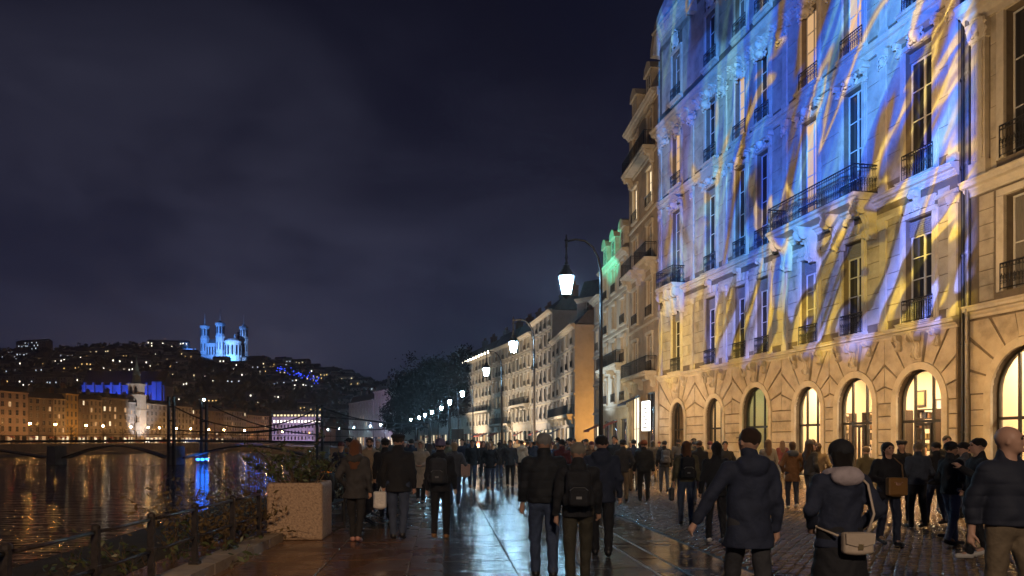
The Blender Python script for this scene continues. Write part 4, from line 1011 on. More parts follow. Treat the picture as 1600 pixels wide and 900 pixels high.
# ------------------------------------------------------------------ trees by the far bend
BARK = mat('dark_bark', (.045, .035, .03), .9, var=.4, vs=4); CROWN = mat('dark_tree_leaf', (.011, .009, .008), .9, var=.5, vs=1.5, spec=.05)
def tree(label, loc, h, cr, seed, nleaf=9000, ls=.36):
    rr = random.Random(seed); rt = thing('plane_tree', label, 'tree', loc, 0, 'dark trees on the quay'); tk = MB()
    tk.tube([(0, 0, 0), (.1, 0, h*.2), (-.1, .1, h*.4), (0, 0, h*.75)], [.4, .32, .24, .08], 8); tk.build('trunk', BARK, rt, smooth=True)
    lm = MB(); tips = []
    for k in range(16):
        z = h*rr.uniform(.25, .7); a = rr.uniform(0, 2*PI); L = cr*rr.uniform(.6, 1.05)*(1.1-abs(z/h-.45)); e = Vector((math.cos(a)*L, math.sin(a)*L, z+L*rr.uniform(.3, .9))); m1 = Vector((math.cos(a)*L*.5, math.sin(a)*L*.5, z+L*.25))
        lm.tube([(0, 0, z), m1, e], [.13, .09, .03], 5); tips += [m1, e, (m1+e)/2]
        for q in range(5):
            s_ = m1+(e-m1)*rr.random(); t_ = s_+Vector((rr.gauss(0, 1), rr.gauss(0, 1), abs(rr.gauss(.5, .8))))*cr*.22; lm.tube([s_, t_], [.04, .012], 4); tips.append(t_)
    lm.build('limbs', BARK, rt, kind='stuff'); V = []; Q = []
    for k in range(nleaf):
        c = rr.choice(tips); leaf_at(V, Q, c+Vector((rr.gauss(0, 1), rr.gauss(0, 1), rr.gauss(0, .8)))*cr*.15, rr, ls)
    obj('crown', np_mesh('crown', V, Q, False), rt, m=CROWN, kind='stuff')
tree('tallest dark tree of the clump at the far bend, nearest the houses', (-12.5, 153, 0), 21.5, 5.5, 1)
tree('broad dark tree in the middle of the far clump', (-17.5, 163, 0), 21.5, 6, 2)
tree('dark tree behind the broad one, its crown lower', (-22, 176, 0), 18, 5.5, 3)
tree('low dark tree at the river end of the clump', (-27, 190, 0), 13.5, 4.5, 4)
tree('slim dark tree overlapping the lamp-strung house', (-14, 172, 0), 21, 5, 5)

# ------------------------------------------------------------------ suspension footbridge
BRG = mat('bridge_steel', (.03, .032, .036), .5, .3, var=.3, vs=2)
br = thing('footbridge', 'dark suspension footbridge crossing the river on tall pylons', 'bridge', (0, 0, 0))
by = 165
MB().prism([(-200, 1.0), (-120, 1.9), (-73, 2.15), (-34, 1.7), (-34, 1.25), (-73, 1.65), (-120, 1.4), (-200, .5)], 'y', by, by+4).build('deck', BRG, br)
def pylon(x, y, h, lamp=False, w=.30):
    m_ = MB(); 
    for dx in (-.55, .55): m_.prism([(x+dx-w, -4), (x+dx+w, -4), (x+dx+w*.6, h), (x+dx-w*.6, h)], 'y', y-.35, y+.35)
    for z in (3, 6, 9): 
        if z < h: m_.box(x-.62, x+.62, y-.2, y+.2, z, z+.3)
    p = m_.build('pylon', BRG, br)
    if lamp: MB().lathe([(.05, -.3), (.3, 0), (.05, .3)], 8, (x, y, h+.4)).build('lamp', emis('pylon_star', (.5, .85, 1), 60), p)
pylon(-73.2, by, 11.4); pylon(-68.6, by+6, 10.6, True, .3); pylon(-41.3, by, 9.6)
def cable(p, q, sag, n=14, r=.14):
    p, q = Vector(p), Vector(q); MB().tube([p+(q-p)*t+Vector((0, 0, -sag*4*t*(1-t))) for t in [k/n for k in range(n+1)]], r, 5).build('cable', BRG, br)
cable((-73.2, by, 9.6), (-41.3, by, 9.0), 4.6); cable((-73.2, by, 4.3), (-41.3, by, 5.6), 1.2); cable((-66, by+4, 9.5), (-41.3, by, 3.2), 1.4)
cable((-41.3, by, 9.2), (-18, by+2, 6.0), 1.6); cable((-41.3, by, 7.0), (-18, by+2, 4.6), -.3); cable((-41.3, by, 5.0), (-20, by, 5.4), 1.0); cable((-60, by, 3.6), (-41.3, by, 6.6), 1.0)
hg = MB()
for k in range(1, 24):
    t = k/24; x = -73.2+31.9*t; z = 9.6-.6*t-4.6*4*t*(1-t); hg.tube([(x, by, 2), (x, by, z)], .03, 3)
for k in range(80): hg.tube([(-190+k*1.45, by, 1.2+.9*min(1, max(0, (k*1.45)/110))), (-190+k*1.45, by, 3.0)], .03, 3)
hg.build('hangers', BRG, br, kind='stuff')
MB().tube([(-190, by, 2.1), (-120, by, 2.95), (-73, by, 3.2), (-34, by, 2.8)], .06, 5).build('handrail', BRG, br)
PIERM = mat('bridge_stone', (.22, .20, .18), .85, var=.3, vs=.6)
for x in (-150, -99, -73, -41): MB().prism([(x-1.0, -4), (x+1.0, -4), (x+.8, .7), (x-.8, .7)], 'y', by-.2, by+4.3).build('pier', PIERM, br)
for a, b in ((-148, -101), (-97, -75), (-71, -43)):
    P = [(a+(b-a)*k/12, -2.0+2.6*math.sin(PI*k/12)) for k in range(13)]
    MB().prism(P+[(x, z+.28) for x, z in reversed(P)], 'y', by+.3, by+3.7).build('arch_rib', BRG, br)
# blue wash lamps at the foot of the lit pylon, mirrored in the river
BL = emis('blue_pier_lamp', (.02, .16, 1.0), 9)
for k in range(3): MB().lathe([(.0, 0), (.35, .1), (.45, .5), (.0, .6)], 8, (-69.6+k*1.0, by+5.2, -2.6)).build('blue_lamp', BL, br)
spot('blue_floodlight', (-69, by-3, -2.6), (-69, by+6, 4), 1500, (.05, .3, 1), 60)

# ------------------------------------------------------------------ far bank
BPT = [(270, -180), (499, -158), (620, -146)]
fb = MB()
fyy = [60, 150, 270, 390, 499, 620]
bx = lambda y: -180+(y-270)*.0957
for a, b in zip(fyy, fyy[1:]):
    fb.poly([(-900, a, .9), (bx(a)+13, a, .9), (bx(b)+13, b, .9), (-900, b, .9)]); fb.poly([(bx(a)+13, a, .9), (bx(a)+13, a, -2.2), (bx(b)+13, b, -2.2), (bx(b)+13, b, .9)])
    fb.poly([(bx(a)+13, a, -2.2), (bx(a)+18, a, -2.2), (bx(b)+18, b, -2.2), (bx(b)+13, b, -2.2)]); fb.poly([(bx(a)+18, a, -2.2), (bx(a)+18, a, -4.5), (bx(b)+18, b, -4.5), (bx(b)+18, b, -2.2)])
tag(fb.build('embankment', mat('quay_wall_stone', (.25, .22, .18), .85, var=.35, vs=.25)), kind='structure')
FBM = [mat('far_house_%d' % k, c, .85, var=.15, vs=.4) for k, c in enumerate([(.34, .26, .23), (.17, .13, .11), (.36, .31, .25), (.42, .30, .12), (.17, .155, .15), (.28, .28, .30)])]
cuts = [252, 283.5, 297, 304, 311.5, 318.7, 327, 345.5, 351.4, 359.5, 377, 401.7, 437, 466, 499]
lbl = ['wide pink-grey riverside block at the left edge', 'dim brown riverside house right of the wide block', 'narrow pale riverside house with a lamp before it', 'narrow golden riverside house, brightest of the row', 'brown riverside house right of the golden one', 'dim riverside house with a dark attic, left of the white-lit top storeys', 'grey riverside house, white lights in its top storeys', 'slim riverside house beside the white church tower', None, 'pale grey riverside house right of the white tower', 'low grey riverside house behind the bridge pylon', 'long pale riverside house between the pylons', 'far riverside block with blue light at its foot', 'last pale riverside block before the lilac one']
for k, (a, b) in enumerate(zip(cuts, cuts[1:])):
    if lbl[k] is None: continue
    H = [18.6, 17.2, 17.4, 19.8, 18, 18.2, 19.6, 18.5, 0, 18.6, 18.5, 17.6, 18.5, 17][k]
    nb = max(3, int((b-a)/3.2)); m_ = FBM[[0, 1, 2, 3, 1, 2, 4, 5, 4, 5, 5, 1, 5, 0][k]]
    townhouse(lbl[k], (bx(b)-.0, b), (bx(a), a+.1), H, 5, nb, 3.8, m_, litp=.07, litrows={4: .6, 3: .5} if k in (6, 7) else None, chim=max(1, nb//4), roofh=2.2, deco=False, ww=1.5, z0=.9, rows=2, depth=14, roofm=SLATE, shop=k < 12)
# white church tower among the river houses
tw = thing('church_tower', 'slender white-lit church tower with a spire among the riverside houses', 'tower', (bx(355.5)-2, 355.5, .9))
WS = mat('white_stone', (.6, .58, .55), .8, var=.15, vs=.5)
m_ = MB(); m_.box(-3, 3, -3, 3, 0, 22); m_.box(-2.6, 2.6, -2.6, 2.6, 22, 27); m_.build('shaft', WS, tw)
for z in (8, 15, 22, 27): MB().box(-3.3, 3.3, -3.3, 3.3, z, z+.5).build('string_course', WS, tw)
for z, h in ((2, 4), (9.5, 4), (17, 3.6), (23, 3.2)):
    for sx in (-1.1, 1.1): MB().prism([(sx-.6, z), (sx+.6, z), (sx+.6, z+h*.7), (sx, z+h), (sx-.6, z+h*.7)], 'y', -3.06, -2.4 if z > 22 else -2.95).build('belfry_opening', PANE, tw)
MB().lathe([(2.6, 0), (1.9, 1), (1.7, 4), (2.0, 4.2), (1.2, 6), (.25, 11), (.05, 14.5)], 8, (0, 0, 27.5)).build('spire', mat('verdigris', (.2, .3, .28), .7), tw)
spot('white_floodlight', (bx(355)+13, 342, 1.5), (bx(355)-1, 355, 16), 22000, (1, .96, .92), 60)
# long blue-roofed church up behind the houses
ch = thing('old_church', 'long old church with ultramarine-lit flank above the riverside roofs', 'church', (-222, 400, 14), 1.45+PI/2-PI/2-1.4)
ch.rotation_euler = (0, 0, .05); ch.location = (-222, 400, 14)
BS = mat('church_stone', (.35, .32, .3), .85)
MB().box(-2, 46-6, 0, 12, 0, 17).build('nave', BS, ch); MB().prism([(-.5, 17), (6, 25), (12.5, 17)], 'x', -2, 40).build('roof', SLATE, ch)
for k in range(9): MB().box(k*4.5-.5, k*4.5+.4, -1.4, 0, 0, 18.5).build('buttress', BS, ch); MB().prism([(k*4.5+1.3, 5), (k*4.5+3, 5), (k*4.5+3, 12), (k*4.5+2.15, 14), (k*4.5+1.3, 12)], 'y', -.1, .1).build('window', PANE, ch)
MB().box(34, 39, -1, 4, 0, 19).build('tower', BS, ch)
MB().prism([(-2, 16.6), (40, 16.6), (40, 17.2), (-2, 17.2)], 'y', -.6, -.05).build('parapet', BS, ch)
for k in range(3): spot('ultramarine_floodlight', (-222+5+k*14, 388, 20), (-220+6+k*14, 400, 29), 14000, (.03, .09, 1), 90)
# lamps on the far quay: warm globes, whose streaks run down the water
FL = emis('sodium_globe', (1.0, .46, .12), 340)
FLW = emis('white_globe', (.9, .92, 1.0), 60)
first = None
lampy = [252, 270, 283, 300.5, 311, 330, 343, 352, 367, 380, 398, 415, 440, 470, 495]
whn = ['before the wide block', 'before the wide pink-grey block', 'before its right corner', 'before the narrow pale house', 'before the golden house', 'before the brown house', 'before the cream house', 'left of the dim house', 'before the house with lit attic', 'at the foot of the white tower', 'right of the white tower', 'left of the first pylon', 'between the pylons', 'beyond the second pylon', 'far end of the row']
for k, y in enumerate(lampy):
    x = bx(y)+10.5
    if first is None:
        t = obj('quay_lamp', None); MB().lathe([(.16, 0), (.08, .8), (.06, 6.6)], 8).build('pole', IRON, t); g_ = MB().lathe([(.05, -.4), (.36, -.15), (.36, .15), (.05, .4)], 8, (0, 0, 7.1)); g_.build('globe', FL, t, smooth=True); MB().lathe([(.4, 0), (.1, .25)], 8, (0, 0, 7.45)).build('cap', IRON, t); first = t
    else:
        t = first.copy(); COL.objects.link(t)
        for c in list(first.children): c2 = c.copy(); COL.objects.link(c2); c2.parent = t
    t.location = (x, y, .9); tag(t, 'amber lamp on the far quay %s' % whn[k], 'quay lamp', 'amber lamps along the far quay')
# bare trees on the far quay
for k in range(13):
    y = 262+k*17+R.uniform(-4, 4); rr = random.Random(50+k); rt = thing('bare_tree', 'leafless quayside tree below the far riverside houses', 'tree', (bx(y)+7, y, .9), 0, 'bare trees on the far quay')
    MB().tube([(0, 0, 0), (.1, 0, 3), (0, 0, 7)], [.25, .18, .06], 6).build('trunk', BARK, rt); m_ = MB()
    for q in range(22):
        z = rr.uniform(2.5, 6); a = rr.uniform(0, 2*PI); L = rr.uniform(1.5, 3.4); e = (math.cos(a)*L, math.sin(a)*L, z+L*rr.uniform(.5, 1.1)); m_.tube([(0, 0, z), (e[0]*.5, e[1]*.5, z+L*.3), e], [.08, .05, .02], 4)
    m_.build('limbs', BARK, rt, kind='stuff')
# cars on the far quay
CB = [mat('car_paint_%d' % k, c, .25, .3) for k, c in enumerate([(.5, .5, .52), (.08, .09, .1), (.3, .05, .04), (.6, .6, .58)])]
HLm = emis('head_lamp', (1, .93, .8), 25, False); TL = emis('tail_lamp', (1, .05, .03), 10, False)
carf = None
for k in range(22):
    y = 262+k*10.5+R.uniform(-2, 2)
    if carf is None:
        t = obj('parked_car', None); b_ = MB(); b_.prism([(-2.1, .35), (2.1, .35), (2.15, .75), (1.3, .88), (.75, 1.38), (-1.0, 1.42), (-1.7, .95), (-2.15, .85)], 'y', -.85, .85); b_.build('body', CB[0], t)
        MB().prism([(1.2, .92), (.72, 1.33), (-.95, 1.36), (-1.55, .95)], 'y', -.87, .87).build('side_window', PANE, t)
        for x_ in (-1.35, 1.35):
            for y_ in (-.82, .82): MB().prism([(x_+.33*math.cos(a), .33+.33*math.sin(a)) for a in [2*PI*q/10 for q in range(10)]], 'y', y_-.1, y_+.1).build('wheel', IRON, t)
        for y_ in (-.6, .6): MB().box(2.12, 2.2, y_-.15, y_+.15, .6, .75).build('headlight', HLm, t); MB().box(-2.2, -2.12, y_-.15, y_+.15, .65, .8).build('tail_light', TL, t)
        carf = t
    else:
        t = carf.copy(); COL.objects.link(t)
        for c in list(carf.children):
            c2 = c.copy(); COL.objects.link(c2); c2.parent = t
            if 'body' in c.name: c2.material_slots[0].link = 'OBJECT'; c2.material_slots[0].material = CB[k % 4]
    t.location = (bx(y)+4.6, y, .9); t.rotation_euler = (0, 0, 1.48 if k % 3 else -1.66); tag(t, 'small parked car at the foot of the far riverside houses', 'car', 'cars parked along the far quay')

# ------------------------------------------------------------------ hill
RIDGE = [(-900, 40), (-400, 52), (0, 98), (60, 104), (150, 102), (240, 105), (295, 102), (320, 92), (385, 88), (400, 92), (455, 86), (520, 74), (580, 64), (640, 60), (720, 56), (800, 40), (900, 25), (1200, 15), (2600, 8)]
def hz(X, y):
    px = 800+1200*X/max(y, 1); r = interp(RIDGE, max(-900, min(2600, px))); t = min(1, max(0, (y-520)/360)); t = t*t*(3-2*t)
    return .5+r*t+(2.5*math.sin(X*.05+y*.021)+2*math.sin(X*.11-y*.04))*t
gx = np.linspace(-1500, 1500, 150); gy = np.concatenate([np.linspace(505, 900, 56), np.linspace(930, 2600, 20)])
V = [(x, y, hz(x, y) if y < 905 else hz(x*900/y, 900)) for y in gy for x in gx]; nx = len(gx)
Q = [(j*nx+i, j*nx+i+1, (j+1)*nx+i+1, (j+1)*nx+i) for j in range(len(gy)-1) for i in range(nx-1)]
hill = obj('hill', np_mesh('hill', V, Q), m=mat('dark_hillside', (.03, .036, .03), .95, var=.5, vs=.02)); hill['kind'] = 'structure'
# woodland: many small leafy clumps
rs = np.random.RandomState(5); nW = 3600; VV = []; QQ = []
oc = np.array([(1, 0, 0), (0, 1, 0), (-1, 0, 0), (0, -1, 0), (0, 0, 1), (0, 0, -1)], float); of = np.array([(0, 1, 4, 4), (1, 2, 4, 4), (2, 3, 4, 4), (3, 0, 4, 4)])
leafq = []
for k in range(nW):
    y = rs.uniform(560, 900); qx = rs.uniform(-60, 780); X = (qx-800)/1200*y; z = hz(X, y)
    if y > 790 and 292 < qx < 395: continue
    r = rs.uniform(2.5, 6)
    for q in range(9):
        c = np.array([X, y, z+r*.7])+rs.normal(0, r*.45, 3)*np.array([1, 1, .8]); a = rs.normal(size=3); a /= np.linalg.norm(a); b = np.cross(a, rs.normal(size=3)); b /= np.linalg.norm(b); s_ = r*rs.uniform(.25, .5)
        VV += [c-a*s_, c+b*s_, c+a*s_, c-b*s_]
VV = np.array(VV); QQ = np.arange(len(VV)).reshape(-1, 4)
obj('hillside_wood', np_mesh('hillside_wood', VV, QQ, False), m=mat('night_foliage', (.035, .045, .03), .9), kind='stuff')
bpy.data.objects['hillside_wood']['label'] = 'dark wooded slope below the basilica'
# hillside houses
HW = [mat('hill_house_%d' % k, c, .9) for k, c in enumerate([(.34, .3, .26), (.25, .22, .2), (.4, .37, .33)])]
LW = [emis('hill_window_%d' % k, c, s_, False) for k, (c, s_) in enumerate([((1, .8, .45), 1.4), ((1, .92, .75), 2.8), ((1, .62, .22), 1.4), ((.75, .88, 1), 1.1)])]
def hillhouse(px, py, w, h, seed, lit=.5, label='small hillside house with a few lit windows', cat='house', name='hillside_house', group='lit houses scattered over the hillside', floors=None, wm=None):
    rr = random.Random(seed)
    # walk down the view ray until it meets the slope
    best = None
    for y in range(540, 960, 4):
        X = (px-800)/1200*y; z = EYE+(HOR-py)/1200*y
        if hz(X, min(y, 900)) >= z: best = (X, y, z); break
    if best is None:
        y = 880; X = (px-800)/1200*y; best = (X, y, hz(X, y))
    X, y, z = best; t = thing(name, label, cat, (X, y, z), rr.uniform(-.35, .35), group)
    MB().box(-w/2, w/2, 0, 9, -6, h).build('wall', wm or rr.choice(HW), t); MB().prism([(-.4, h), (4.5, h+2.5), (9.4, h)], 'x', -w/2-.4, w/2+.4).build('roof', SLATE, t)
    nf = floors or max(1, int(h/3.2)); n = max(2, int(w/3)); m_ = {0: MB(), 1: MB()}; cnt = 0
    for f in range(nf):
        for k in range(n):
            x = -w/2+w*(k+.5)/n; z_ = h*(f+.3)/nf+rr.uniform(-.4, .4); x += rr.uniform(-.7, .7); L_ = rr.random() < lit; cnt += L_; m_[0 if L_ else 1].box(x-rr.uniform(.3, .6), x+rr.uniform(.3, .6), -.12, .02, z_, z_+rr.uniform(.9, 1.5))
    lw = rr.choice(LW)
    if m_[0].v: m_[0].build('lit_window', lw, t, kind='stuff')
    if group: t['label'] = 'hillside house %s, %s' % ('low on the slope' if py > 615 else ('high on the slope' if py < 575 else 'halfway up the slope'), 'all its windows dark' if cnt == 0 else '%d windows lit %s' % (cnt, {0: 'warm yellow', 1: 'pale', 2: 'amber', 3: 'cool white'}[LW.index(lw)]))
    if m_[1].v: m_[1].build('dark_window', PANE, t, kind='stuff')
    return t
rr = random.Random(31)
for k in range(235):
    px = rr.choice((rr.uniform(0, 300), rr.uniform(0, 640), rr.uniform(380, 660))); top = interp([(0, 556), (300, 556), (400, 568), (460, 572), (560, 592), (640, 604), (800, 620)], px)
    py = rr.uniform(top, min(652, top+rr.choice((14, 40, 80)))) 
    hillhouse(px, py, rr.uniform(9, 18), rr.uniform(5, 9), k, rr.choice((.25, .5, .8)))
hillhouse(48, 552, 42, 13, 201, .35, 'long flat block on the skyline at the far left', 'building', 'hilltop_block', None)
hillhouse(262, 545, 44, 14, 202, .55, 'hilltop block with two rows of bright windows, left of the basilica', 'building', 'hilltop_block', None)
hillhouse(140, 560, 50, 9, 203, .4, 'low hilltop terrace on the skyline, midway between the two blocks', 'building', 'hilltop_block', None)
hillhouse(365, 600, 14, 6, 204, .9, 'amber-lit house directly below the basilica', 'house', 'hillside_house', None)
hillhouse(205, 575, 40, 8, 205, .5, 'long hillside building lit green-white above the blue church', 'building', 'hilltop_block', None)
hillhouse(520, 582, 36, 5, 206, .7, 'low building strung with lights on the right shoulder of the hill', 'building', 'hilltop_block', None)
for k in range(11):
    hillhouse(20+k*13, 604+rr.uniform(-3, 4), 26, 10, 300+k, .1)
# long hospital-like block with two rows of bright windows
t = thing('arcaded_block', 'long lilac-fronted riverside block with two rows of bright attic windows', 'building', ((425-800)/1200*520, 520, .9), 0)
LIL = mat('lilac_wall', (.42, .37, .44), .85); MB().box(0, 34, 0, 14, 0, 17.5).build('wall', LIL, t); MB().prism([(0, 17.5), (3, 21.5), (11, 21.5), (14, 17.5)], 'x', 0, 34).build('roof', SLATE, t)
for k in range(14):
    x = 1.6+k*2.35
    for z, m_, h in ((13.6, LW[1], 1.6), (17.9, LW[0], 1.2)): MB().box(x-.55, x+.55, -.1 if z < 17 else .0, .05 if z < 17 else 1.2, z, z+h).build('attic_window', m_, t)
    for z in (2, 6, 10): MB().box(x-.5, x+.5, -.08, .05, z, z+2.2).build('window', PANE, t)
spot('lilac_floodlight', (-146, 490, 2), (-146, 520, 8), 30000, (.75, .6, 1), 100)
for k in range(9):
    y = 515+R.uniform(0, 20); px = 500+k*17; X = (px-800)/1200*y
    townhouse('low house at the foot of the hill beyond the river bend', (X, y), (X+7+.001, y+.5) if False else (X+7, y-.5), R.uniform(9, 14), 3, 3, 3.2, R.choice(FBM), litp=.3, chim=1, deco=False, z0=.5, group='low houses at the foot of the hill', rows=2)
for o in []: pass
# blue lamps on the far quay foot
BLQ = emis('blue_quay_lamp', (.03, .2, 1), 26, False)
t = thing('blue_light_string', 'string of bright blue lamps along the far water edge', 'lights', (0, 0, 0))
for k in range(12): MB().lathe([(.05, -.3), (.35, 0), (.05, .3)], 6, ((380+k*4.2-800)/1200*430, 430, 1.9)).build('blue_lamp', BLQ, t)
rr = random.Random(77); m_ = MB()
for k in range(46):
    px = 432+rr.random()*70; py = 572+(px-432)*.36+rr.gauss(0, 3.5); y = 640+rr.uniform(0, 60); m_.lathe([(.05, -.4), (.5, 0), (.05, .4)], 5, ((px-800)/1200*y, y, EYE+(HOR-py)/1200*y))
tag(m_.build('string_lights', emis('ultramarine_bulb', (.03, .07, 1), 3.0, False)), 'scattered ultramarine bulbs in the trees on the slope', 'lights', kind='stuff')

# ------------------------------------------------------------------ basilica
BZ = 93; by_ = 880; s0 = by_/1200
bs = thing('basilica', 'white hilltop basilica with four slim towers, floodlit blue', 'church', ((345-800)*s0, by_, BZ), 0)
WM = mat('basilica_stone', (.55, .55, .56), .8, var=.12, vs=.15)
def oct_tower(x, y, h, r, top):
    m_ = MB().lathe([(r*1.15, -6), (r*1.15, h*.18), (r, h*.2), (r, h*.62), (r*1.15, h*.63), (r*1.15, h*.66), (r*.92, h*.67), (r*.92, h*.94), (r*1.2, h*.95), (r*1.2, h)], 8, (x, y, 0)); t_ = m_.build('tower', WM, bs)
    for q in range(8):
        a = 2*PI*(q+.5)/8; cx, cy = x+math.cos(a)*r*.88, y+math.sin(a)*r*.88; MB().box(cx-.6, cx+.6, cy-.6, cy+.6, h*.72, h*.9).build('belfry_opening', PANE, t_); MB().box(cx-.5, cx+.5, cy-.6, cy+.6, h*.3, h*.5).build('lancet', PANE, t_)
    MB().lathe([(r*.5, 0), (r*.42, 2), (.35, 3), (.3, top), (.05, top+.5)], 8, (x, y, h)).build('spire', WM, t_)
X_ = lambda px: (px-345)*s0
oct_tower(X_(320), 0, 41, 4.8, 14); oct_tower(X_(348), -8, 43, 4.8, 15); oct_tower(X_(378), 6, 41, 4.6, 14); oct_tower(X_(362), 30, 38, 4.0, 8)
MB().box(X_(322), X_(376), -3, 18, -8, 21).build('nave', WM, bs); MB().prism([(-4, 21), (7.5, 27), (19, 21)], 'x', X_(322), X_(376)).build('roof', mat('basilica_roof', (.3, .3, .32), .7), bs)
ap = MB().lathe([(9.2, -10), (9.2, 2), (8.6, 2.2), (8.6, 20), (9.4, 20.4), (9.4, 22), (6, 24.5), (0.1, 26)], 14, (X_(370), -12, 0)).build('apse', WM, bs)
for q in range(6):
    a = PI+PI*(q+.5)/6; cx, cy = X_(370)+math.cos(a)*8.7, -12+math.sin(a)*8.7; MB().box(cx-.9, cx+.9, cy-.5, cy+.5, 6, 17).build('apse_window', PANE, ap); MB().lathe([(.4, 4), (.35, 18)], 6, (X_(370)+math.cos(a+.26)*9.1, -12+math.sin(a+.26)*9.1, 0)).build('column', WM, ap)
MB().lathe([(.8, 0), (1.2, 3), (.3, 6)], 8, (X_(366), 2, 27)).build('lantern', WM, bs)
for k in range(6): MB().box(X_(324)+k*3.2, X_(324)+k*3.2+1.6, -3.2, -3, 8, 17).build('nave_window', PANE, bs)
cp = MB(); cp.box(X_(301), X_(309), -4, 4, -6, 9); cp.lathe([(3.2, 9), (2.9, 12), (1.2, 14), (.1, 16)], 8, (X_(305), 0, 0)); cp.build('chapel', WM, bs)
MB().box(X_(310), X_(345), -9, -4, -8, 5).build('terrace', WM, bs)
Xb = (345-800)*s0
spot('basilica_floodlight', (Xb-10, by_-75, BZ+8), (Xb-6, by_, BZ+16), 420000, (.10, .32, 1), 60, .5, 2)
spot('basilica_floodlight', (Xb+30, by_-60, BZ+6), (Xb+20, by_-10, BZ+8), 260000, (.22, .45, 1), 55, .5, 2)
spot('basilica_floodlight', (Xb-26, by_-24, BZ+4), (Xb-16, by_, BZ+4), 50000, (.03, .25, 1), 80, .6, 1)
spot('basilica_floodlight', (Xb+18, by_-30, BZ+1), (Xb+20, by_-14, BZ+0), 40000, (.02, .3, 1), 80, .6, 1)
# ------------------------------------------------------------------ people
SKIN = mat('skin', (.50, .29, .20), .55); SKIN_D = mat('skin_deep', (.30, .17, .11), .5)
def cloth(name, c, rough=.85, b=.25): return mat('cloth_'+name, c, rough, bump=.55, bs=22, var=.3, vs=7)
CL = {k: cloth(k, c) for k, c in dict(black=(.013, .013, .016), navy=(.018, .024, .048), charcoal=(.035, .035, .04), grey=(.09, .09, .10), jeans=(.045, .065, .12), lightjeans=(.16, .19, .26), olive=(.10, .085, .045), brown=(.13, .065, .028), tan=(.30, .22, .13), cream=(.42, .36, .28), palehood=(.38, .32, .33), beige=(.27, .20, .13), khaki=(.16, .12, .075), rust=(.22, .07, .03), plum=(.06, .035, .07), slate=(.05, .06, .085), white=(.55, .54, .52), darkolive=(.045, .04, .026), wine=(.09, .02, .025), lilac=(.16, .14, .24)).items()}
PUF = mat('shell_black', (.010, .011, .014), .8, bump=.15, bs=50); PUFN = mat('shell_navy', (.016, .02, .036), .8, bump=.15, bs=50)
CL['pblack'] = PUF; CL['pnavy'] = PUFN
HAIR = {k: mat('hair_'+k, c, .6, bump=.9, bs=70, stretch=(60, 60, 8)) for k, c in dict(dark=(.02, .014, .01), brown=(.06, .032, .018), auburn=(.16, .065, .028), grey=(.32, .31, .30), greyblond=(.34, .30, .24), blond=(.36, .25, .13)).items()}
LEATH = {k: mat('leather_'+k, c, .45, bump=.2, bs=40) for k, c in dict(tan=(.26, .13, .035), cream=(.50, .40, .30), black=(.015, .015, .017), grey=(.12, .12, .13)).items()}
EYE_M = mat('eye_dark', (.02, .015, .012), .2); LIP = mat('lip', (.32, .13, .11), .5); SOLE = mat('pale_sole', (.55, .52, .48), .6)
def rotz(p, a, c=(0, 0)): 
    x, y = p[0]-c[0], p[1]-c[1]; return (c[0]+x*math.cos(a)-y*math.sin(a), c[1]+x*math.sin(a)+y*math.cos(a), p[2])
def arm_pts(side, kind, sw=0.0):
    S = (side*.172, -.01, 1.405)
    if kind == 'pocket': return S, (side*.29, -.09, 1.15), (side*.215, .07, .985)
    if kind == 'front': return S, (side*.27, -.03, 1.15), (side*.07, .21, 1.08)
    if kind == 'phone': return S, (side*.25, .02, 1.13), (side*.10, .24, 1.33)
    if kind == 'face': return S, (side*.24, .10, 1.16), (side*.06, .15, 1.50)
    if kind == 'out': E = (side*.315, .02, 1.17); return S, E, (side*.43, .06, .945)
    e = Vector(S)+Vector((side*.055, math.sin(sw)*.28, -math.cos(sw)*.28)); w = e+Vector((side*.015, math.sin(sw+.28)*.245, -math.cos(sw+.28)*.245)); return S, tuple(e), tuple(w)
def leg_pts(side, step, sit=False):
    H = (side*.088, 0, .90)
    if sit: return H[:2]+(.53,), (side*.12, .42, .52), (side*.12, .44, .09)
    y = step*.5; A = (side*.085, y, .085+(.05 if y < -.08 else 0)); K = (side*.095, y*.45+.035, .49); return H, K, A
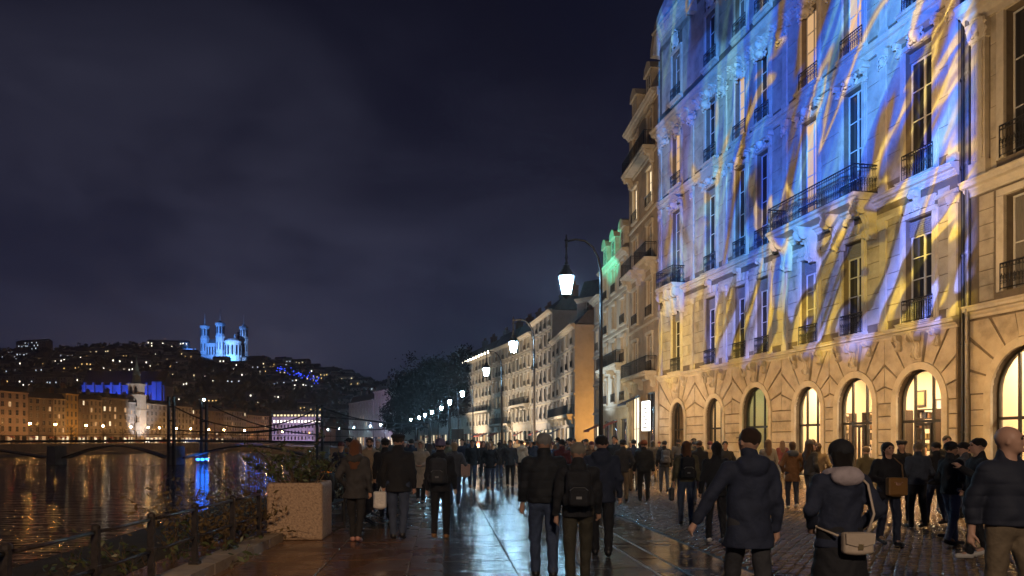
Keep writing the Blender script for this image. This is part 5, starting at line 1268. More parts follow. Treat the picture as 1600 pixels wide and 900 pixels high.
def build_person(label, X, Y, h=1.74, face=0, coat='black', hem=.78, trous='black', hair=('short', 'dark'), hat=None, arms=(('swing', .25), ('swing', -.25)), step=.5, hood=False, hoodcol=None, puff=False, res=.018, turn=0, skin=SKIN, shoes='black', headup=None, skirt=None, collar=.0, sit=False, glasses=False, flare=1.0, group=None, beard=False, hands=True, wide=1.0, root=None):
    rt = thing('person', label, 'person', (X, Y, 0), math.radians(face), group); s = h/1.755; rt.scale = (s*wide, s*wide, s)
    tr = math.radians(turn); dz = -.38 if sit else 0
    hr = lambda p: rotz((p[0], p[1], p[2]+dz), tr, (0, 0))
    A = [arm_pts(sd, *(a if isinstance(a, tuple) else (a,))) for sd, a in ((-1, arms[0]), (1, arms[1]))]
    A = [tuple((p[0], p[1], p[2]+dz) for p in a) for a in A]
    Lg = [leg_pts(-1, step, sit), leg_pts(1, -step, sit)]
    ymax = .75 if sit else max(.38, abs(step)*.5+.25)
    # body
    f = SDF((-.56, -ymax, -.02), (.56, ymax, 1.80+dz), res)
    f.cone(hr((0, -.008, 1.665)), hr((0, -.02, 1.67)), .083, .083, .01, (1.08, .92, .92)); f.ell(hr((0, -.012, 1.665)), (.076, .096, .092), .02)
    f.ell(hr((0, .03, 1.600)), (.056, .064, .068), .03)
    f.cone(hr((0, .09, 1.655)), hr((0, .112, 1.618)), .009, .0145, .014)
    f.ell(hr((0, .085, 1.685)), (.045, .014, .010), .015); f.ell(hr((0, .083, 1.562)), (.020, .014, .014), .02)
    for e in (-1, 1):
        f.ell(hr((e*.029, .090, 1.660)), (.016, .012, .011), .012, None, True); f.ell(hr((e*.079, -.005, 1.635)), (.010, .02, .03), .006)
        f.ell(hr((e*.04, .06, 1.632)), (.02, .02, .02), .02)
    f.cone((0, -.015, 1.38+dz), hr((0, -.012, 1.60)), .062, .054, .02)
    f.cone((0, 0, .97+dz), (0, 0, 1.30+dz), .115, .125, .05, (.85, 1.15, 1)); f.cone((-.13, 0, 1.39+dz), (.13, 0, 1.39+dz), .07, .07, .05)
    for sd, (S, E, Wr), (H, K, An) in ((-1, A[0], Lg[0]), (1, A[1], Lg[1])):
        f.cone(S, E, .05, .04, .03); f.cone(E, Wr, .038, .026, .02)
        d = (Vector(Wr)-Vector(E)).normalized(); side = Vector((sd, 0, 0)); n_ = d.cross(side).normalized()
        if n_.y < 0: n_ = -n_
        w = Vector(Wr)+d*.01
        if hands:
            p0 = w; p1 = w+d*.075; f.cone(p0, p1, .024, .030, .015, (1.0, 1.0, 1.0))
            fwd = Vector((0, 1, 0))-d*d.y; fwd = fwd.normalized() if fwd.length > .2 else n_
            inn = d.cross(fwd).normalized(); inn = inn if inn.x*sd < 0 else -inn
            for q in range(4):
                o = fwd*(.024-.016*q); b0 = p1+o; L = (.034, .039, .036, .029)[q]; c = .25+.1*q
                m1 = b0+d*L+inn*L*c; m2 = m1+(d*.7+inn*.8)*L*.75; r_ = max(.0088, res*.62); f.cone(b0, m1, r_, r_*.95, .006); f.cone(m1, m2, r_*.95, r_*.8, .004)
            t0 = w+d*.02+fwd*.022; t1 = t0+d*.03+fwd*.028+inn*.012; t2 = t1+d*.03+fwd*.006+inn*.014; f.cone(t0, t1, .013, .011, .01); f.cone(t1, t2, .011, .009, .004)
        f.cone(H, K, .080, .052, .03); f.cone(K, An, .05, .034, .02); f.cone(An, (An[0], An[1]+.10, An[2]-.04), .032, .028, .02)
    obj('body', f.mesh('body'), rt, m=skin)
    # coat
    lo = min(hem, .9)+dz*1.0
    f = SDF((-.58, -.44, lo-.1), (.58, .50, 1.66+dz), res*1.0)
    cr = .145 if not puff else .158
    f.cone((0, -.0, 1.02+dz), (0, -.005, 1.30+dz), cr, cr+.014, .05, (.86, 1.12, 1)); f.cone((-.13, -.012, 1.388+dz), (.13, -.012, 1.388+dz), .080, .080, .08, (1, 1.0, 1)); f.cone((0, -.015, 1.40+dz), (0, -.022, 1.535+dz), .092, .076, .045)
    if hem < 1.0 and not sit:
        r2 = (.158+.045*(1.0-hem))*flare; f.cone((0, 0, 1.04), (0, 0, hem+.02), cr+.004, r2, .04, (.88, 1.08, 1))
    if sit: f.cone((0, 0, .62), (0, .12, .6), .17, .15, .05, (.85, 1.1, 1))
    for sd, (S, E, Wr) in ((-1, A[0]), (1, A[1])):
        f.cone(S, E, .073+.008*puff, .057+.006*puff, .035); f.cone(E, Wr, .057+.006*puff, .043+.004*puff, .02)
    if hood:
        f.cone((-.075, -.085, 1.47+dz), (.075, -.085, 1.47+dz), .062, .062, .03); f.ell((0, -.125, 1.425+dz), (.11, .055, .085), .03)
    X_, Y_, Z_ = f.grid()
    if puff: f.F = f.F-.008*np.sqrt(np.abs(np.sin((Z_+.05*np.abs(X_))*PI/.10)))+.004
    sd_ = (hash(label) % 97)*.13 if False else (len(label)*1.7+X*3.1+Y)
    f.F = f.F+.0055*np.sin(Z_*19+4*np.sin(X_*11+sd_)+Y_*9)+.004*np.sin(Z_*33-X_*26+sd_*2+2*np.sin(X_*8))+.004*np.sin(X_*37+Z_*7+sd_+3*np.sin(Z_*13))*(Z_ < 1.35+dz)
    f.cut((0, 0, -1), -(hem if not sit else .5)); f.cone((0, .035, 1.53+dz), (0, -.012, 1.70+dz), .056, .085, .01, (1, 1, 1), True)
    obj('coat', f.mesh('coat'), rt, m=CL[coat])
    if hood and hoodcol:
        f = SDF((-.26, -.30, 1.3), (.26, .24, 1.66), res); 
        for k in range(14):
            a = 2*PI*k/14; b = 2*PI*(k+1)/14; z = lambda t: 1.475+.035*math.cos(t)*-1*0+.02*math.sin(t)*-1
            f.cone((.105*math.cos(a), -.03+.095*math.sin(a), z(a)), (.105*math.cos(b), -.03+.095*math.sin(b), z(b)), .045, .045, .02)
        f.ell((0, -.14, 1.45), (.14, .06, .085), .03); obj('hood', f.mesh('hood'), rt, m=CL[hoodcol])
    # trousers or skirt
    f = SDF((-.34, -ymax, .0), (.34, ymax, 1.04+dz*.8), res)
    if not sit: f.cone((-.05, 0, .95), (.05, 0, .95), .125, .125, .04, (.95, 1.1, 1))
    else: f.cone((-.06, .0, .55), (.06, .02, .55), .12, .12, .04)
    tw_ = .014 if trous not in ('tight',) else .004
    for sd, (H, K, An) in ((-1, Lg[0]), (1, Lg[1])):
        f.cone(H, K, .092, .066+tw_*.3, .03); f.cone(K, (An[0], An[1]-.01, An[2]+.0), .064, .050+tw_*.4, .02)
    if skirt: f.cone((0, 0, .95), (0, 0, skirt), .15, .23, .03, (.85, 1.05, 1)); f.cut((0, 0, -1), -skirt) if skirt < .2 else None
    X_, Y_, Z_ = f.grid(); f.F = f.F+.0035*np.sin(Z_*34+5*np.sin(X_*17+sd_)+Y_*12)*(Z_ < .8); f.cut((0, 0, -1), -.055)
    obj('trousers', f.mesh('trousers'), rt, m=CL[trous])
    # shoes
    f = SDF((-.24, -ymax-.02, -.015), (.24, ymax+.05, .22), min(res, .016)); lows = []
    for H, K, An in Lg:
        tilt = An[2]-.085; lows.append(An)
        f.cone((An[0], An[1]-.035, An[2]-.042), (An[0], An[1]+.15, An[2]-.050-tilt*.9), .040, .036, .03, (1, 1, .95)); f.cone((An[0], An[1]-.01, An[2]+.02), (An[0], An[1]-.01, An[2]-.03), .048, .046, .03)
    f.cut((0, 0, -1), 0.0)
    sm = {'white': SOLE, 'tan': LEATH['tan'], 'pink': mat('shoe_pink', (.4, .2, .17), .5)}.get(shoes, LEATH['black']); obj('shoes', f.mesh('shoes'), rt, m=sm)
    # hair, hats
    style, hc = hair
    if style != 'bald' and hat != 'hoodup':
        f = SDF((-.2, -.28, 1.25+dz), (.2, .2, 1.82+dz), min(res, .013)); 
        f.ell(hr((0, -.018, 1.680)), (.089, .107, .093), .02)
        if style == 'curly':
            rr = random.Random(len(label))
            for k in range(26):
                v = Vector((rr.gauss(0, 1), rr.gauss(-.4, 1), rr.gauss(.4, .8))).normalized(); f.ell(hr((v.x*.09, -.02+v.y*.1, 1.68+v.z*.09)), (.03, .03, .03), .01)
        if style in ('long', 'longfront'):
            f.cone(hr((0, -.05, 1.66)), (0, -.095, 1.40+dz), .082, .088, .03, (.85, 1.2, 1)); f.cone((0, -.10, 1.44+dz), (0, -.13, 1.30+dz), .08, .055, .03, (.8, 1.3, 1))
            for e in (-1, 1): f.cone(hr((e*.075, .0, 1.66)), (e*.085, .02, 1.43+dz), .026, .03, .02)
        if style in ('bob', 'tied'): f.cone(hr((0, -.035, 1.65)), hr((0, -.045, 1.56)), .09, .072, .03)
        if style == 'tied': f.ell(hr((0, -.125, 1.66)), (.035, .04, .04), .02)
        # open the face
        c_ = hr((0, .10, 1.605)); f.ell(c_, (.078, .085, .098), .008, [[math.cos(tr), -math.sin(tr), 0], [math.sin(tr), math.cos(tr), 0], [0, 0, 1]], True)
        if style == 'short': 
            X_, Y_, Z_ = f.grid(); nb = hr((0, -1, 0)); f.cut((0, 0, -1), -(1.578+dz))
            for e in (-1, 1): f.ell(hr((e*.1, .03, 1.62)), (.035, .05, .05), .01, None, True)
        X_, Y_, Z_ = f.grid(); f.F = f.F+.003*np.sin(X_*90+4*np.sin(Z_*20)+Y_*60)
        obj('hair', f.mesh('hair'), rt, m=HAIR[hc])
    if hat:
        kind = hat if isinstance(hat, str) else hat[0]; hm = CL[hat[1]] if not isinstance(hat, str) else CL['black']
        f = SDF((-.22, -.26, 1.38+dz), (.22, .26, 1.90+dz), min(res, .014))
        if kind == 'beanie': f.ell(hr((0, -.02, 1.69)), (.098, .115, .108), .01); X_, Y_, Z_ = f.grid(); f.F = f.F+.002*np.sin(np.arctan2(X_, Y_)*46); f.cut((0, 0, -1), -(1.655+dz)); f.cone(hr((0, -.015, 1.665)), hr((0, -.015, 1.69)), .1, .1, .008, (1.06, .92, 1)); f.cut((0, 0, -1), -(1.65+dz))
        elif kind == 'cap': f.ell(hr((0, -.015, 1.70)), (.095, .112, .085), .01); f.cut((0, 0, -1), -(1.69+dz)); f.cone(hr((-.04, .10, 1.695)), hr((.04, .10, 1.695)), .05, .05, .01, (1, .9, 4))
        elif kind == 'flat': f.ell(hr((0, -.005, 1.73)), (.112, .135, .045), .02); f.ell(hr((0, .0, 1.70)), (.098, .115, .05), .02)
        elif kind == 'hoodup':
            f.ell(hr((0, -.03, 1.66)), (.115, .125, .135), .02); f.cone(hr((0, -.03, 1.60)), (0, -.03, 1.46+dz), .10, .10, .03); f.ell(hr((0, .10, 1.635)), (.072, .1, .092), .01, None, True)
        obj('hat' if kind != 'hoodup' else 'raised_hood', f.mesh('hat'), rt, m=hm)
    if res <= .014 or abs(((face % 360)+turn)-180) < 75:
        for e in (-1, 1): 
            p = hr((e*.029, .0815, 1.660)); obj('eye', shared('eye', lambda: MB().lathe([(.001, -.008), (.009, -.004), (.010, 0), (.009, .004), (.001, .008)], 8).mesh('eye', None, True)), rt, p, m=EYE_M)
            p = hr((e*.030, .094, 1.680)); o = obj('eyebrow', shared('brow', lambda: MB().box(-.018, .018, -.006, .006, -.003, .004).mesh('eyebrow')), rt, p, tr, m=HAIR[hc])
        o = obj('mouth', shared('mouth', lambda: MB().lathe([(.002, -.005), (.019, -.002), (.019, .002), (.002, .005)], 10).mesh('mouth')), rt, hr((0, .082, 1.588)), tr, m=LIP); o.scale = (1, .6, 1)
        if beard:
            f = SDF((-.12, -.12, 1.48), (.12, .18, 1.68), .011); f.ell(hr((0, .038, 1.585)), (.062, .066, .058), .01); f.ell(hr((0, .10, 1.60)), (.03, .03, .012), .006, None, True); f.cut((0, 0, 1), 1.615); obj('beard', f.mesh('beard'), rt, m=HAIR[hc])
        if glasses:
            m_ = MB()
            for e in (-1, 1): m_.tube([hr((e*.031+.022*math.cos(a), .108, 1.66+.017*math.sin(a))) for a in [2*PI*q/10 for q in range(11)]], .0028, 4, False); m_.tube([hr((e*.053, .106, 1.665)), hr((e*.082, .0, 1.665))], .0025, 4)
            m_.tube([hr((-.009, .108, 1.663)), hr((.009, .108, 1.663))], .0025, 4); m_.build('glasses', IRON, rt)
    return rt
def place(px, y): return (px-800)/FPX*y
def bag_thing(name, label, cat, rt, parts):
    t = thing(name, label, cat, tuple(rt.location), rt.rotation_euler.z); t.scale = rt.scale
    for n, me, m in parts: obj(n, me, t, m=m)
    return t
def backpack(rt, label, col='black', res=.016, puff=0):
    f = SDF((-.24, -.50, .92), (.24, -.08, 1.52), res); f.rbox((0, -.235-puff, 1.22), (.145, .085, .22), .06); f.rbox((0, -.325-puff, 1.13), (.11, .045, .12), .035, .015)
    f.cone((-.02, -.22-puff, 1.45), (.02, -.22-puff, 1.45), .02, .02, .01); f.ell((.15, -.24, 1.08), (.03, .05, .08), .01); f.ell((-.15, -.24, 1.08), (.03, .05, .08), .01)
    X_, Y_, Z_ = f.grid(); f.F = f.F+.003*np.sin(Z_*40+X_*12); s = MB()
    for e in (-1, 1): s.tube([(e*.09, -.17, 1.42), (e*.10, -.12, 1.468), (e*.11, -.02, 1.485), (e*.12, .10, 1.43), (e*.13, .155, 1.28), (e*.15, .10, 1.12), (e*.15, -.1, 1.06)], .018, 6)
    z = MB().tube([(-.10, -.375-puff, 1.2), (-.06, -.385-puff, 1.235), (.06, -.385-puff, 1.235), (.10, -.375-puff, 1.2)], .006, 4); z.box(-.03, .03, -.378-puff, -.366-puff, 1.10, 1.13)
    return bag_thing('backpack', label, 'backpack', rt, [('pack', f.mesh('pack'), CL[col]), ('strap', s.mesh('strap', None, True), CL['black']), ('zip', z.mesh('zip'), mat('zip_grey', (.2, .2, .2), .4, .5))])
def handbag(rt, label, c, hs, lm, strap, name='handbag', cat='handbag', flap=True, m=None):
    f = SDF((c[0]-hs[0]-.05, c[1]-hs[1]-.05, c[2]-hs[2]-.05), (c[0]+hs[0]+.05, c[1]+hs[1]+.05, c[2]+hs[2]+.05), .012); f.rbox(c, hs, .025); f.ell((c[0], c[1], c[2]-hs[2]*.8), (hs[0]*.9, hs[1]*1.15, hs[2]*.4), .02)
    m = m or LEATH[lm]; parts = [('pouch', f.mesh('pouch'), m), ('strap', MB().tube(strap, .011, 6).mesh('strap', None, True), m)]
    if flap:
        sy = -1 if c[1] < 0 else 1; y = c[1]+sy*(hs[1]+.008); parts.append(('flap', MB().prism([(c[0]-hs[0]*.96, c[2]+hs[2]*.95), (c[0]+hs[0]*.96, c[2]+hs[2]*.95), (c[0]+hs[0]*.94, c[2]), (c[0]+hs[0]*.3, c[2]-hs[2]*.25), (c[0]-hs[0]*.3, c[2]-hs[2]*.25), (c[0]-hs[0]*.94, c[2])], 'y', y-.008, y+.006).mesh('flap'), m))
        parts.append(('clasp', MB().box(c[0]-.02, c[0]+.02, y+sy*.006-.006, y+sy*.006+.006, c[2]-hs[2]*.25-.03, c[2]-hs[2]*.25+.02).mesh('clasp'), mat('brass', (.5, .38, .2), .35, .8)))
    return bag_thing(name, label, cat, rt, parts)
SW = lambda a: ('swing', a)
NR = .0105
P = build_person
# --- nearest walkers
P('tall grey-haired man walking away in a black quilted jacket and blue jeans', place(850, 9.35), 9.35, 1.775, 2, 'pblack', .93, 'jeans', ('short', 'grey'), None, (SW(.1), SW(-.12)), .34, puff=True, res=NR, wide=1.06)
p = P('grey-blond man with a black backpack, beside the taller grey-haired man', place(903, 8.9), 8.9, 1.66, -3, 'black', .86, 'darkolive', ('short', 'greyblond'), None, (SW(-.15), SW(.2)), -.3, res=NR, shoes='tan', turn=4, wide=1.08)
backpack(p, 'black backpack with grey zips on the grey-blond man in olive trousers', 'black', .012)
P('dark-haired man in a long navy coat behind the two grey-haired men', place(940, 11.2), 11.2, 1.76, -6, 'navy', .80, 'black', ('short', 'dark'), None, (SW(.1), SW(-.1)), .4, hood=True, res=.013, wide=1.08)
P('man striding away in a long hooded navy parka, arms held off his sides', place(1170, 6.9), 6.9, 1.79, 4, 'navy', .72, 'charcoal', ('short', 'brown'), None, ('out', SW(-.1)), .42, hood=True, res=NR, turn=20, flare=1.06, wide=1.05)
p = P('woman in black beanie and navy jacket with a wide pale hood', place(1312, 6.75), 6.75, 1.665, 3, 'navy', .80, 'black', ('bob', 'dark'), ('beanie', 'black'), ('pocket', 'pocket'), .22, hood=True, hoodcol='palehood', res=NR, skirt=.28, turn=6, flare=1.05, wide=1.1)
handbag(p, 'cream flap shoulder bag on the back of the woman in the black beanie', (.02, -.255, .87), (.125, .045, .095), 'cream', [(.12, -.23, .95), (.19, -.20, 1.12), (.17, -.14, 1.38), (.11, -.04, 1.50), (.0, .12, 1.42), (-.15, .17, 1.15), (-.2, .0, .98), (-.12, -.22, .93)])
P('bald man in a dark quilted jacket at the right edge, looking to his left', place(1578, 6.5), 6.5, 1.80, 186, 'pnavy', .95, 'khaki', ('bald', 'brown'), None, ('pocket', SW(-.3)), .3, puff=True, res=NR, turn=42, wide=1.08, skin=SKIN)
# --- left group
P('woman with long auburn hair in a dark grey coat by the planter', place(556, 12.8), 12.8, 1.70, -4, 'charcoal', .76, 'black', ('long', 'auburn'), None, ('pocket', SW(-.1)), .3, res=.014, shoes='pink', flare=1.12, hood=True)
p = P('broad man in a flat cap, long black coat and dark jeans, seen from behind', place(622, 13.2), 13.2, 1.80, 0, 'black', .80, 'jeans', ('short', 'dark'), ('flat', 'black'), (SW(.1), SW(-.1)), .22, res=.014, wide=1.1)
handbag(p, 'white plastic carrier bag hanging from the hand of the man in the flat cap', (-.285, .06, .66), (.10, .05, .14), 'cream', [(-.30, .06, .78), (-.275, .06, .875), (-.25, .06, .78)], 'carrier_bag', 'bag', False, mat('white_plastic', (.6, .6, .6), .4, bump=.6, bs=25))
p = P('man in a lilac-grey beanie with a black backpack, dark trousers, walking away', place(688, 13.2), 13.2, 1.71, -4, 'black', .84, 'black', ('short', 'dark'), ('beanie', 'lilac'), (SW(-.05), SW(.12)), -.3, res=.014, hood=True, shoes='tan')
backpack(p, 'black backpack on the man in the lilac-grey beanie', 'charcoal', .014)
P('bearded man in glasses and a beige coat coming toward the viewer', place(578, 18), 18, 1.76, 184, 'beige', .70, 'charcoal', ('short', 'brown'), None, (SW(.2), SW(-.2)), .4, glasses=True, beard=True, hood=True)
P('man in a black cap just left of the broad man in the flat cap', place(602, 16.5), 16.5, 1.73, 5, 'black', .8, 'black', ('short', 'dark'), ('cap', 'black'), (SW(.2), SW(-.2)), .4)
P('woman in a long cream hooded coat coming toward the viewer', place(657, 20.8), 20.8, 1.69, 178, 'cream', .45, 'black', ('bob', 'brown'), ('hoodup', 'cream'), ('front', 'front'), .25, hoodcol=None)
p = P('fair-haired woman with a big pale pink shoulder bag, walking away', place(710, 20.2), 20.2, 1.66, 10, 'grey', .8, 'jeans', ('bob', 'blond'), None, ('pocket', 'pocket'), .3)
handbag(p, 'big pale pink bag on the arm of the fair-haired woman', (.30, -.02, .98), (.13, .09, .17), 'cream', [(.24, -.02, 1.13), (.20, -.02, 1.42), (.3, -.02, 1.13)], flap=False, m=mat('pink_bag', (.5, .33, .27), .6))
P('man in dark jacket facing the viewer, left of the fair woman in black', place(738, 27), 27, 1.74, 180, 'black', .85, 'jeans', ('short', 'dark'), None, (SW(.1), SW(-.1)), .3)
P('fair woman in a black jacket and jeans coming toward the viewer on the wet strip', place(766, 26), 26, 1.68, 178, 'black', .82, 'jeans', ('longfront', 'blond'), None, ('pocket', 'pocket'), .3)
P('man in a grey jacket facing the viewer, right of the fair woman in black', place(797, 27.5), 27.5, 1.73, 182, 'charcoal', .85, 'black', ('short', 'dark'), None, (SW(.2), SW(-.2)), .3)
P('walker in a pale cream jacket, back to the viewer, beyond the man in grey', place(815, 30), 30, 1.72, 0, 'cream', .88, 'black', ('short', 'brown'), None, (SW(.2), SW(-.2)), .3, hood=True)
P('seated person in dark clothes with an orange scarf on the bench', -3.72, 15.4, 1.70, 70, 'black', .8, 'black', ('bob', 'dark'), None, ('front', 'front'), 0, sit=True)
f = SDF((-.2, -.2, .98), (.2, .2, 1.22), .016); [f.cone((.075*math.cos(2*PI*k/12), .07*math.sin(2*PI*k/12), 1.09), (.075*math.cos(2*PI*(k+1)/12), .07*math.sin(2*PI*(k+1)/12), 1.09), .035, .035, .02) for k in range(12)]; f.cone((.03, .09, 1.08), (.05, .15, 1.0), .03, .03, .01)
sc_p = [o for o in bpy.data.objects if o.get('label', '').startswith('seated person')][0]; obj('scarf', f.mesh('scarf'), sc_p, m=mat('orange_scarf', (.55, .22, .04), .8))
# --- centre right
P('curly dark-haired person between the two grey-haired men, further off', place(878, 22), 22, 1.72, 0, 'wine', .8, 'black', ('curly', 'dark'), None, (SW(.2), SW(-.2)), .3)
P('man in a cap and beige trousers walking away past the lamp pole', place(973, 21.2), 21.2, 1.72, -5, 'charcoal', .85, 'khaki', ('short', 'dark'), ('cap', 'black'), ('pocket', 'pocket'), .4)
P('stocky person in a black padded jacket and dark cap, back to the viewer', place(1006, 21.6), 21.6, 1.70, -3, 'pblack', .86, 'black', ('short', 'brown'), ('beanie', 'rust'), (SW(.1), SW(-.1)), .25, puff=True, wide=1.08)
P('slim dark figure just beyond the stocky person in black', place(990, 26), 26, 1.74, 0, 'navy', .85, 'khaki', ('short', 'dark'), None, (SW(.2), SW(-.2)), .3)
p = P('walker with a grey backpack near the drainpipe of the brown house', place(1038, 25.6), 25.6, 1.70, 0, 'black', .85, 'slate', ('short', 'dark'), None, (SW(.1), SW(-.1)), .3)
backpack(p, 'grey backpack on the walker near the drainpipe', 'grey')
p = P('woman with long auburn hair in a tan-brown jacket, jeans and black backpack', place(1072, 15.4), 15.4, 1.68, -4, 'olive', .92, 'jeans', ('long', 'auburn'), None, (SW(.1), SW(-.15)), .3, res=.014)
backpack(p, 'small black backpack on the woman with long auburn hair', 'black', .014)
handbag(p, 'black bag hanging from the hand of the auburn-haired woman with the backpack', (-.30, .03, .66), (.05, .10, .13), 'black', [(-.30, -.04, .78), (-.285, .03, .88), (-.30, .1, .78)], flap=False)
P('dark figure in jeans between the auburn-haired woman and the drainpipe wall', place(1092, 20.3), 20.3, 1.70, 0, 'black', .85, 'jeans', ('short', 'brown'), None, (SW(.1), SW(-.1)), .25)
P('short-haired woman in black with white trainers, half hidden by the navy parka', place(1119, 12.7), 12.7, 1.66, 4, 'black', .82, 'black', ('bob', 'dark'), None, (SW(.1), SW(-.1)), .3, res=.014, shoes='white')
P('person looking on in a dark coat, seen past the shoulder of the navy parka', place(1133, 22), 22, 1.68, 170, 'black', .8, 'black', ('short', 'dark'), None, ('pocket', 'pocket'), .2)
P('woman in brown coat with blue hood, back turned to the viewer', place(1238, 19.2), 19.2, 1.67, -6, 'brown', .72, 'navy', ('bob', 'brown'), None, ('pocket', 'pocket'), .2, hood=True, hoodcol='slate', shoes='white')
P('woman in a grey jacket and knit hat turned toward the shops, hand at her chin', place(1266, 18.6), 18.6, 1.70, -70, 'charcoal', .88, 'slate', ('longfront', 'brown'), ('beanie', 'grey'), ('face', 'pocket'), .15, turn=-10)
P('companion in olive close behind the woman in the knit hat', place(1278, 19.6), 19.6, 1.64, -20, 'khaki', .86, 'black', ('tied', 'brown'), None, ('pocket', 'pocket'), .15)
P('short person in a mustard-olive coat, back turned, before the middle shop window', place(1353, 18.2), 18.2, 1.54, 0, 'olive', .72, 'black', ('short', 'brown'), ('beanie', 'khaki'), ('pocket', 'pocket'), .15)
p = P('dark-haired woman facing the viewer, a tan bag held before her', place(1388, 12.5), 12.5, 1.66, 184, 'black', .80, 'navy', ('tied', 'dark'), None, ('front', 'front'), .2, res=.013, flare=1.05, wide=1.08)
handbag(p, 'tan leather tote held by the dark-haired woman facing the viewer', (0, .235, 1.02), (.16, .055, .15), 'tan', [(-.10, .24, 1.16), (-.13, .16, 1.38), (-.1, .0, 1.49), (-.05, -.1, 1.5)], flap=False)
P('man in a flat cap facing the viewer behind the woman with the tan bag', place(1409, 16.3), 16.3, 1.70, 176, 'black', .8, 'black', ('short', 'dark'), ('flat', 'charcoal'), ('pocket', 'pocket'), .3)
P('person in a blue-grey padded jacket, back turned, beside the shop door', place(1434, 14.9), 14.9, 1.655, 3, 'slate', .9, 'black', ('short', 'blond'), None, ('front', 'front'), .2, puff=True)
P('young man in black, right of the blue-grey padded jacket', place(1462, 15.6), 15.6, 1.67, 10, 'black', .85, 'jeans', ('short', 'dark'), None, ('pocket', 'pocket'), .35)
P('man in a cap and glasses with a black bag across his chest, seen in profile', place(1487, 12.4), 12.4, 1.66, -78, 'black', .88, 'lightjeans', ('short', 'dark'), ('cap', 'black'), ('front', 'front'), .3, glasses=True, res=.013, turn=-4, skin=SKIN_D)
P('person in pale jeans and a grey top behind the man in the cap', place(1504, 13.4), 13.4, 1.66, 60, 'grey', .9, 'lightjeans', ('short', 'dark'), None, ('phone', 'pocket'), .45)
P('dark-haired man in black with white trainers, in profile facing left', place(1527, 11.1), 11.1, 1.72, 82, 'black', .86, 'black', ('short', 'dark'), None, ('phone', 'pocket'), .3, res=.013, shoes='white', wide=1.05)
P('boy-sized person in dark grey between the cap wearer and the profile man', place(1512, 16.8), 16.8, 1.58, 0, 'charcoal', .85, 'black', ('short', 'brown'), None, ('pocket', 'pocket'), .2)

# --- the crowd beyond: eight built walkers, copied with other clothes
CROWD = []
specs = [('short', 'dark', None, 'black', .85, 0, 0), ('long', 'brown', None, 'charcoal', .75, 0, 1), ('short', 'brown', ('beanie', 'charcoal'), 'navy', .86, 0, 0), ('short', 'dark', None, 'black', .8, 180, 0), ('longfront', 'auburn', None, 'brown', .8, 180, 1),
         ('bob', 'dark', None, 'slate', .7, 0, 1), ('short', 'grey', None, 'charcoal', .84, 180, 0), ('short', 'dark', ('cap', 'black'), 'black', .9, 90, 0), ('bob', 'blond', ('beanie', 'wine'), 'black', .8, 180, 1)]
rr = random.Random(12); cw = ['black', 'black', 'black', 'black', 'charcoal', 'charcoal', 'navy', 'navy', 'charcoal', 'grey', 'slate', 'brown', 'olive', 'wine', 'cream', 'khaki']; tw_ = ['black', 'jeans', 'navy', 'charcoal', 'jeans', 'black', 'lightjeans', 'khaki']
colname = dict(black='black', charcoal='charcoal', navy='navy', grey='grey', brown='brown', slate='blue-grey', olive='olive', cream='cream', wine='dark red', tan='tan', khaki='khaki')
GRP = 'distant crowd walking along the quay'
tmpl = []
for k, (hs_, hc, ht, ct, hm_, fc, fem) in enumerate(specs):
    tmpl.append(build_person('distant walker in %s' % colname[ct], 0, 60, 1.66 if fem else 1.74, fc, ct, hm_, rr.choice(tw_), (hs_, hc), ht, (SW(.25), SW(-.25)) if k % 3 else ('pocket', 'pocket'), .45 if k % 2 else .25, res=.026, group=GRP, hands=True))
spots = []
def try_spot(X, y):
    for a, b in spots:
        if abs(a-X) < .55 and abs(b-y) < .5: return False
    spots.append((X, y)); return True
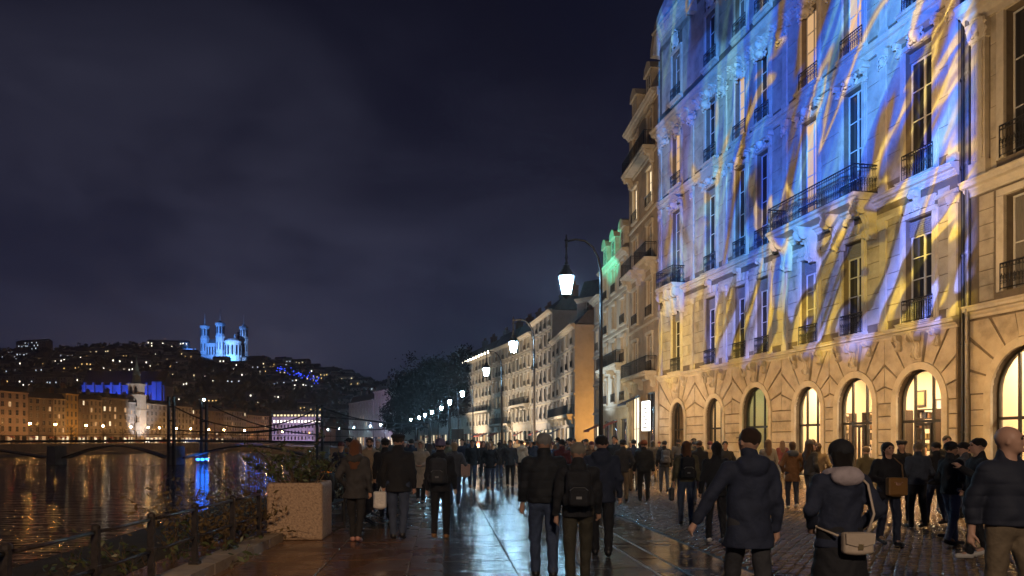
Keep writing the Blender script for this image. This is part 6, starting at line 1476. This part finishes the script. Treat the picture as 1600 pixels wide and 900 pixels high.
def crowd_at(X, y, force=None):
    k = len(CROWD); t = rr.choice(tmpl) if force is None else tmpl[force]
    if k < len(tmpl): t = tmpl[k]; o = t
    else:
        o = t.copy(); COL.objects.link(o)
        for ch in list(t.children):
            c = ch.copy(); COL.objects.link(c); c.parent = o
    cc = rr.choice(cw)
    for c in o.children:
        if c.name.startswith('coat'): c.material_slots[0].link = 'OBJECT'; c.material_slots[0].material = CL[cc]
        if c.name.startswith('trousers'): tc = rr.choice(tw_); c.material_slots[0].link = 'OBJECT'; c.material_slots[0].material = CL[tc]
    o.location = (X, y, 0); s = o.scale.x*rr.uniform(.97, 1.03); o.scale = (s*rr.uniform(.97, 1.08), s, s); o.rotation_euler = (0, 0, t.rotation_euler.z+rr.uniform(-.3, .3))
    hd = specs[tmpl.index(t)]; o['label'] = 'distant walker in a %s coat and %s, %s%s, %s' % (colname[cc], {'jeans': 'jeans'}.get(tc, tc+' trousers'), hd[1]+'-haired', (' under a '+hd[2][0]) if hd[2] else (' with long hair' if 'long' in hd[0] else ''), 'coming nearer' if hd[5] == 180 else ('crossing' if hd[5] == 90 else 'walking away')); CROWD.append(o)
for px, y in ((643, 25), (672, 29), (700, 26), (722, 30), (755, 33), (780, 34), (591, 23), (545, 24), (533, 21), (620, 24), (835, 31), (862, 28), (890, 30), (915, 33), (925, 27), (948, 30), (960, 26), (1000, 31), (1020, 33), (1060, 30), (896, 25), (748, 37), (820, 38), (860, 35), (1085, 28), (650, 33), (1110, 27), (1480, 17.5), (1200, 24)):
    X = place(px, y); 
    if try_spot(X, y): crowd_at(X, y)
while len(CROWD) < 135:
    y = 30+80*rr.random()**1.4; xl = interp(EDGE, y)+2.5; xr = interp(FAC, y)-1.2; X = xl+(xr-xl)*rr.random()
    if try_spot(X, y): crowd_at(X, y)

# ------------------------------------------------------------------ the damp night air
hm = bpy.data.materials.new('night_haze'); hm.use_nodes = True; t = hm.node_tree; t.nodes.clear()
v = N(t, 'ShaderNodeVolumePrincipled'); v.inputs['Color'].default_value = (.85, .88, .95, 1); v.inputs['Density'].default_value = .00042; v.inputs['Anisotropy'].default_value = .8
o = N(t, 'ShaderNodeOutputMaterial'); t.links.new(v.outputs[0], o.inputs['Volume'])
MB().box(-1650, 1650, -80, 2700, -9, 190).build('haze', hm, kind='stuff')
